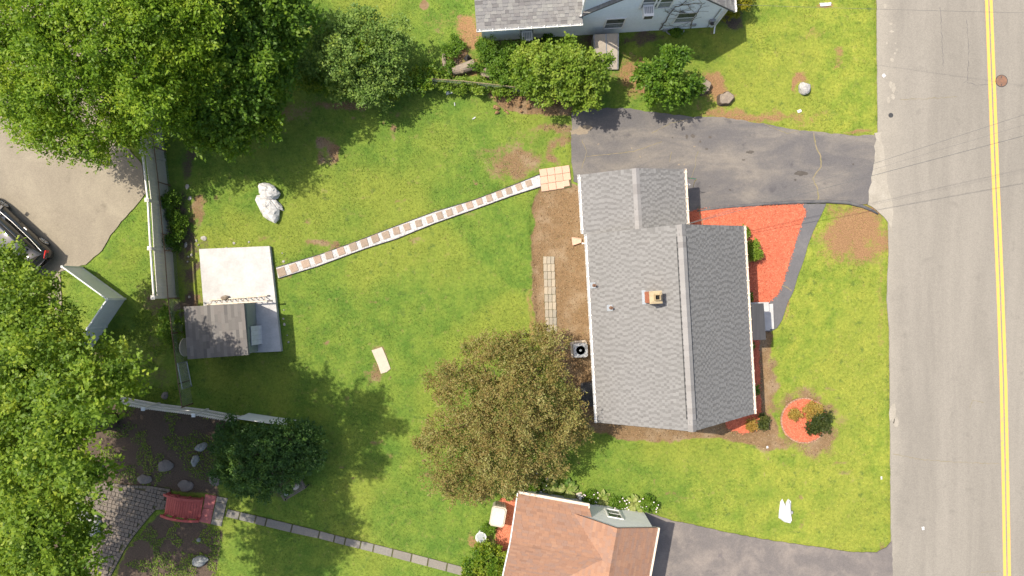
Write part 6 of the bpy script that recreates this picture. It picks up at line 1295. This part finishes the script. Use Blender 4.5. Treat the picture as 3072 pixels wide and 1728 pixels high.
for i, (px, py, r, lab) in enumerate([(1648, 1452, 32, 'variegated hosta nearest the bronze tree by grey siding'), (1700, 1466, 36, 'big variegated hosta just before the garden statue'), (1802, 1494, 30, 'variegated hosta past the statue by grey siding'), (1902, 1508, 34, 'pale variegated hosta at the far end under the gable window'), (1520, 1480, 24, 'variegated hosta above the storage bin at house corner')]): hosta(px, py, r, i, lab)

def crumbs(n, seed, name):
    g = np.random.default_rng(seed); x = g.uniform(-10, 16, n); y = g.uniform(-10, 13, n); b = gsample(BARE, x, y)
    k = (b + (fbm(x, y, 2, 3, 81) - .5) * .5 > .55) & (gsample(pavd, x, y) > .02)
    for F in FOOT: k &= ~inpoly(x, y, F)
    x, y = x[k], y[k]; m = len(x); sz = g.uniform(.008, .03, m) * g.uniform(.5, 1.5, m)
    v = (np.stack([x, y, gsample(gz, x, y)], 1)[:, None, :] + o8[None] * sz[:, None, None] * g.uniform(.5, 1.4, (m, 6, 1))).reshape(-1, 3)
    add_mesh(name, mesh_np(name, v, (of[None] + 6 * np.arange(m)[:, None, None]).reshape(-1, 3), M['crumb']), None, 'stuff')
crumbs(160000, 5, 'soil_crumbs')
# ---------------------------------------------------------------- grass and ground litter (last: needs the footprints)
0 and print('TRIS', sum(len(o.data.loops) - 2 * len(o.data.polygons) for o in bpy.data.objects if o.type == 'MESH' and o.data.users == 1))
grass(560000, .058, 'lawn_grass')
def weeds(P, n, name, seed, mat, leaf=.06):
    g = np.random.default_rng(seed); Q = G(P); x0, x1 = min(p[0] for p in Q), max(p[0] for p in Q); y0, y1 = min(p[1] for p in Q), max(p[1] for p in Q)
    x = g.uniform(x0, x1, n * 3); y = g.uniform(y0, y1, n * 3); k = inpoly(x, y, Q) & (fbm(x, y, 1.3, 3, seed) > .52) & (gsample(pavd, x, y) > .03); x, y = x[k][:n], y[k][:n]; m = len(x); z = gsample(gz, x, y) + g.uniform(.005, .06, m)
    a = g.uniform(0, 6.28, m); l = leaf * g.uniform(.6, 1.4, m); d = np.stack([np.cos(a), np.sin(a), g.normal(size=m) * .3], 1) * l[:, None]; s = np.stack([-np.sin(a), np.cos(a), g.normal(size=m) * .3], 1) * (l * .35)[:, None]; c = np.stack([x, y, z], 1)
    v = np.stack([c, c + d * .5 + s, c + d, c + d * .5 - s], 1).reshape(-1, 3); add_mesh(name, mesh_np(name, v, np.arange(4 * m).reshape(m, 4), mat, rnd=np.repeat(g.random(m), 4)), None, 'stuff')
weeds(GARDEN1, 5000, 'garden_weeds', 1, M['lfShrub']); weeds(GARDEN2, 3500, 'garden_weeds', 2, M['lfShrub']); weeds([(430, 930), (560, 930), (560, 1230), (300, 1195), (330, 1000)], 12000, 'garden_weeds', 3, M['lfShrub'])
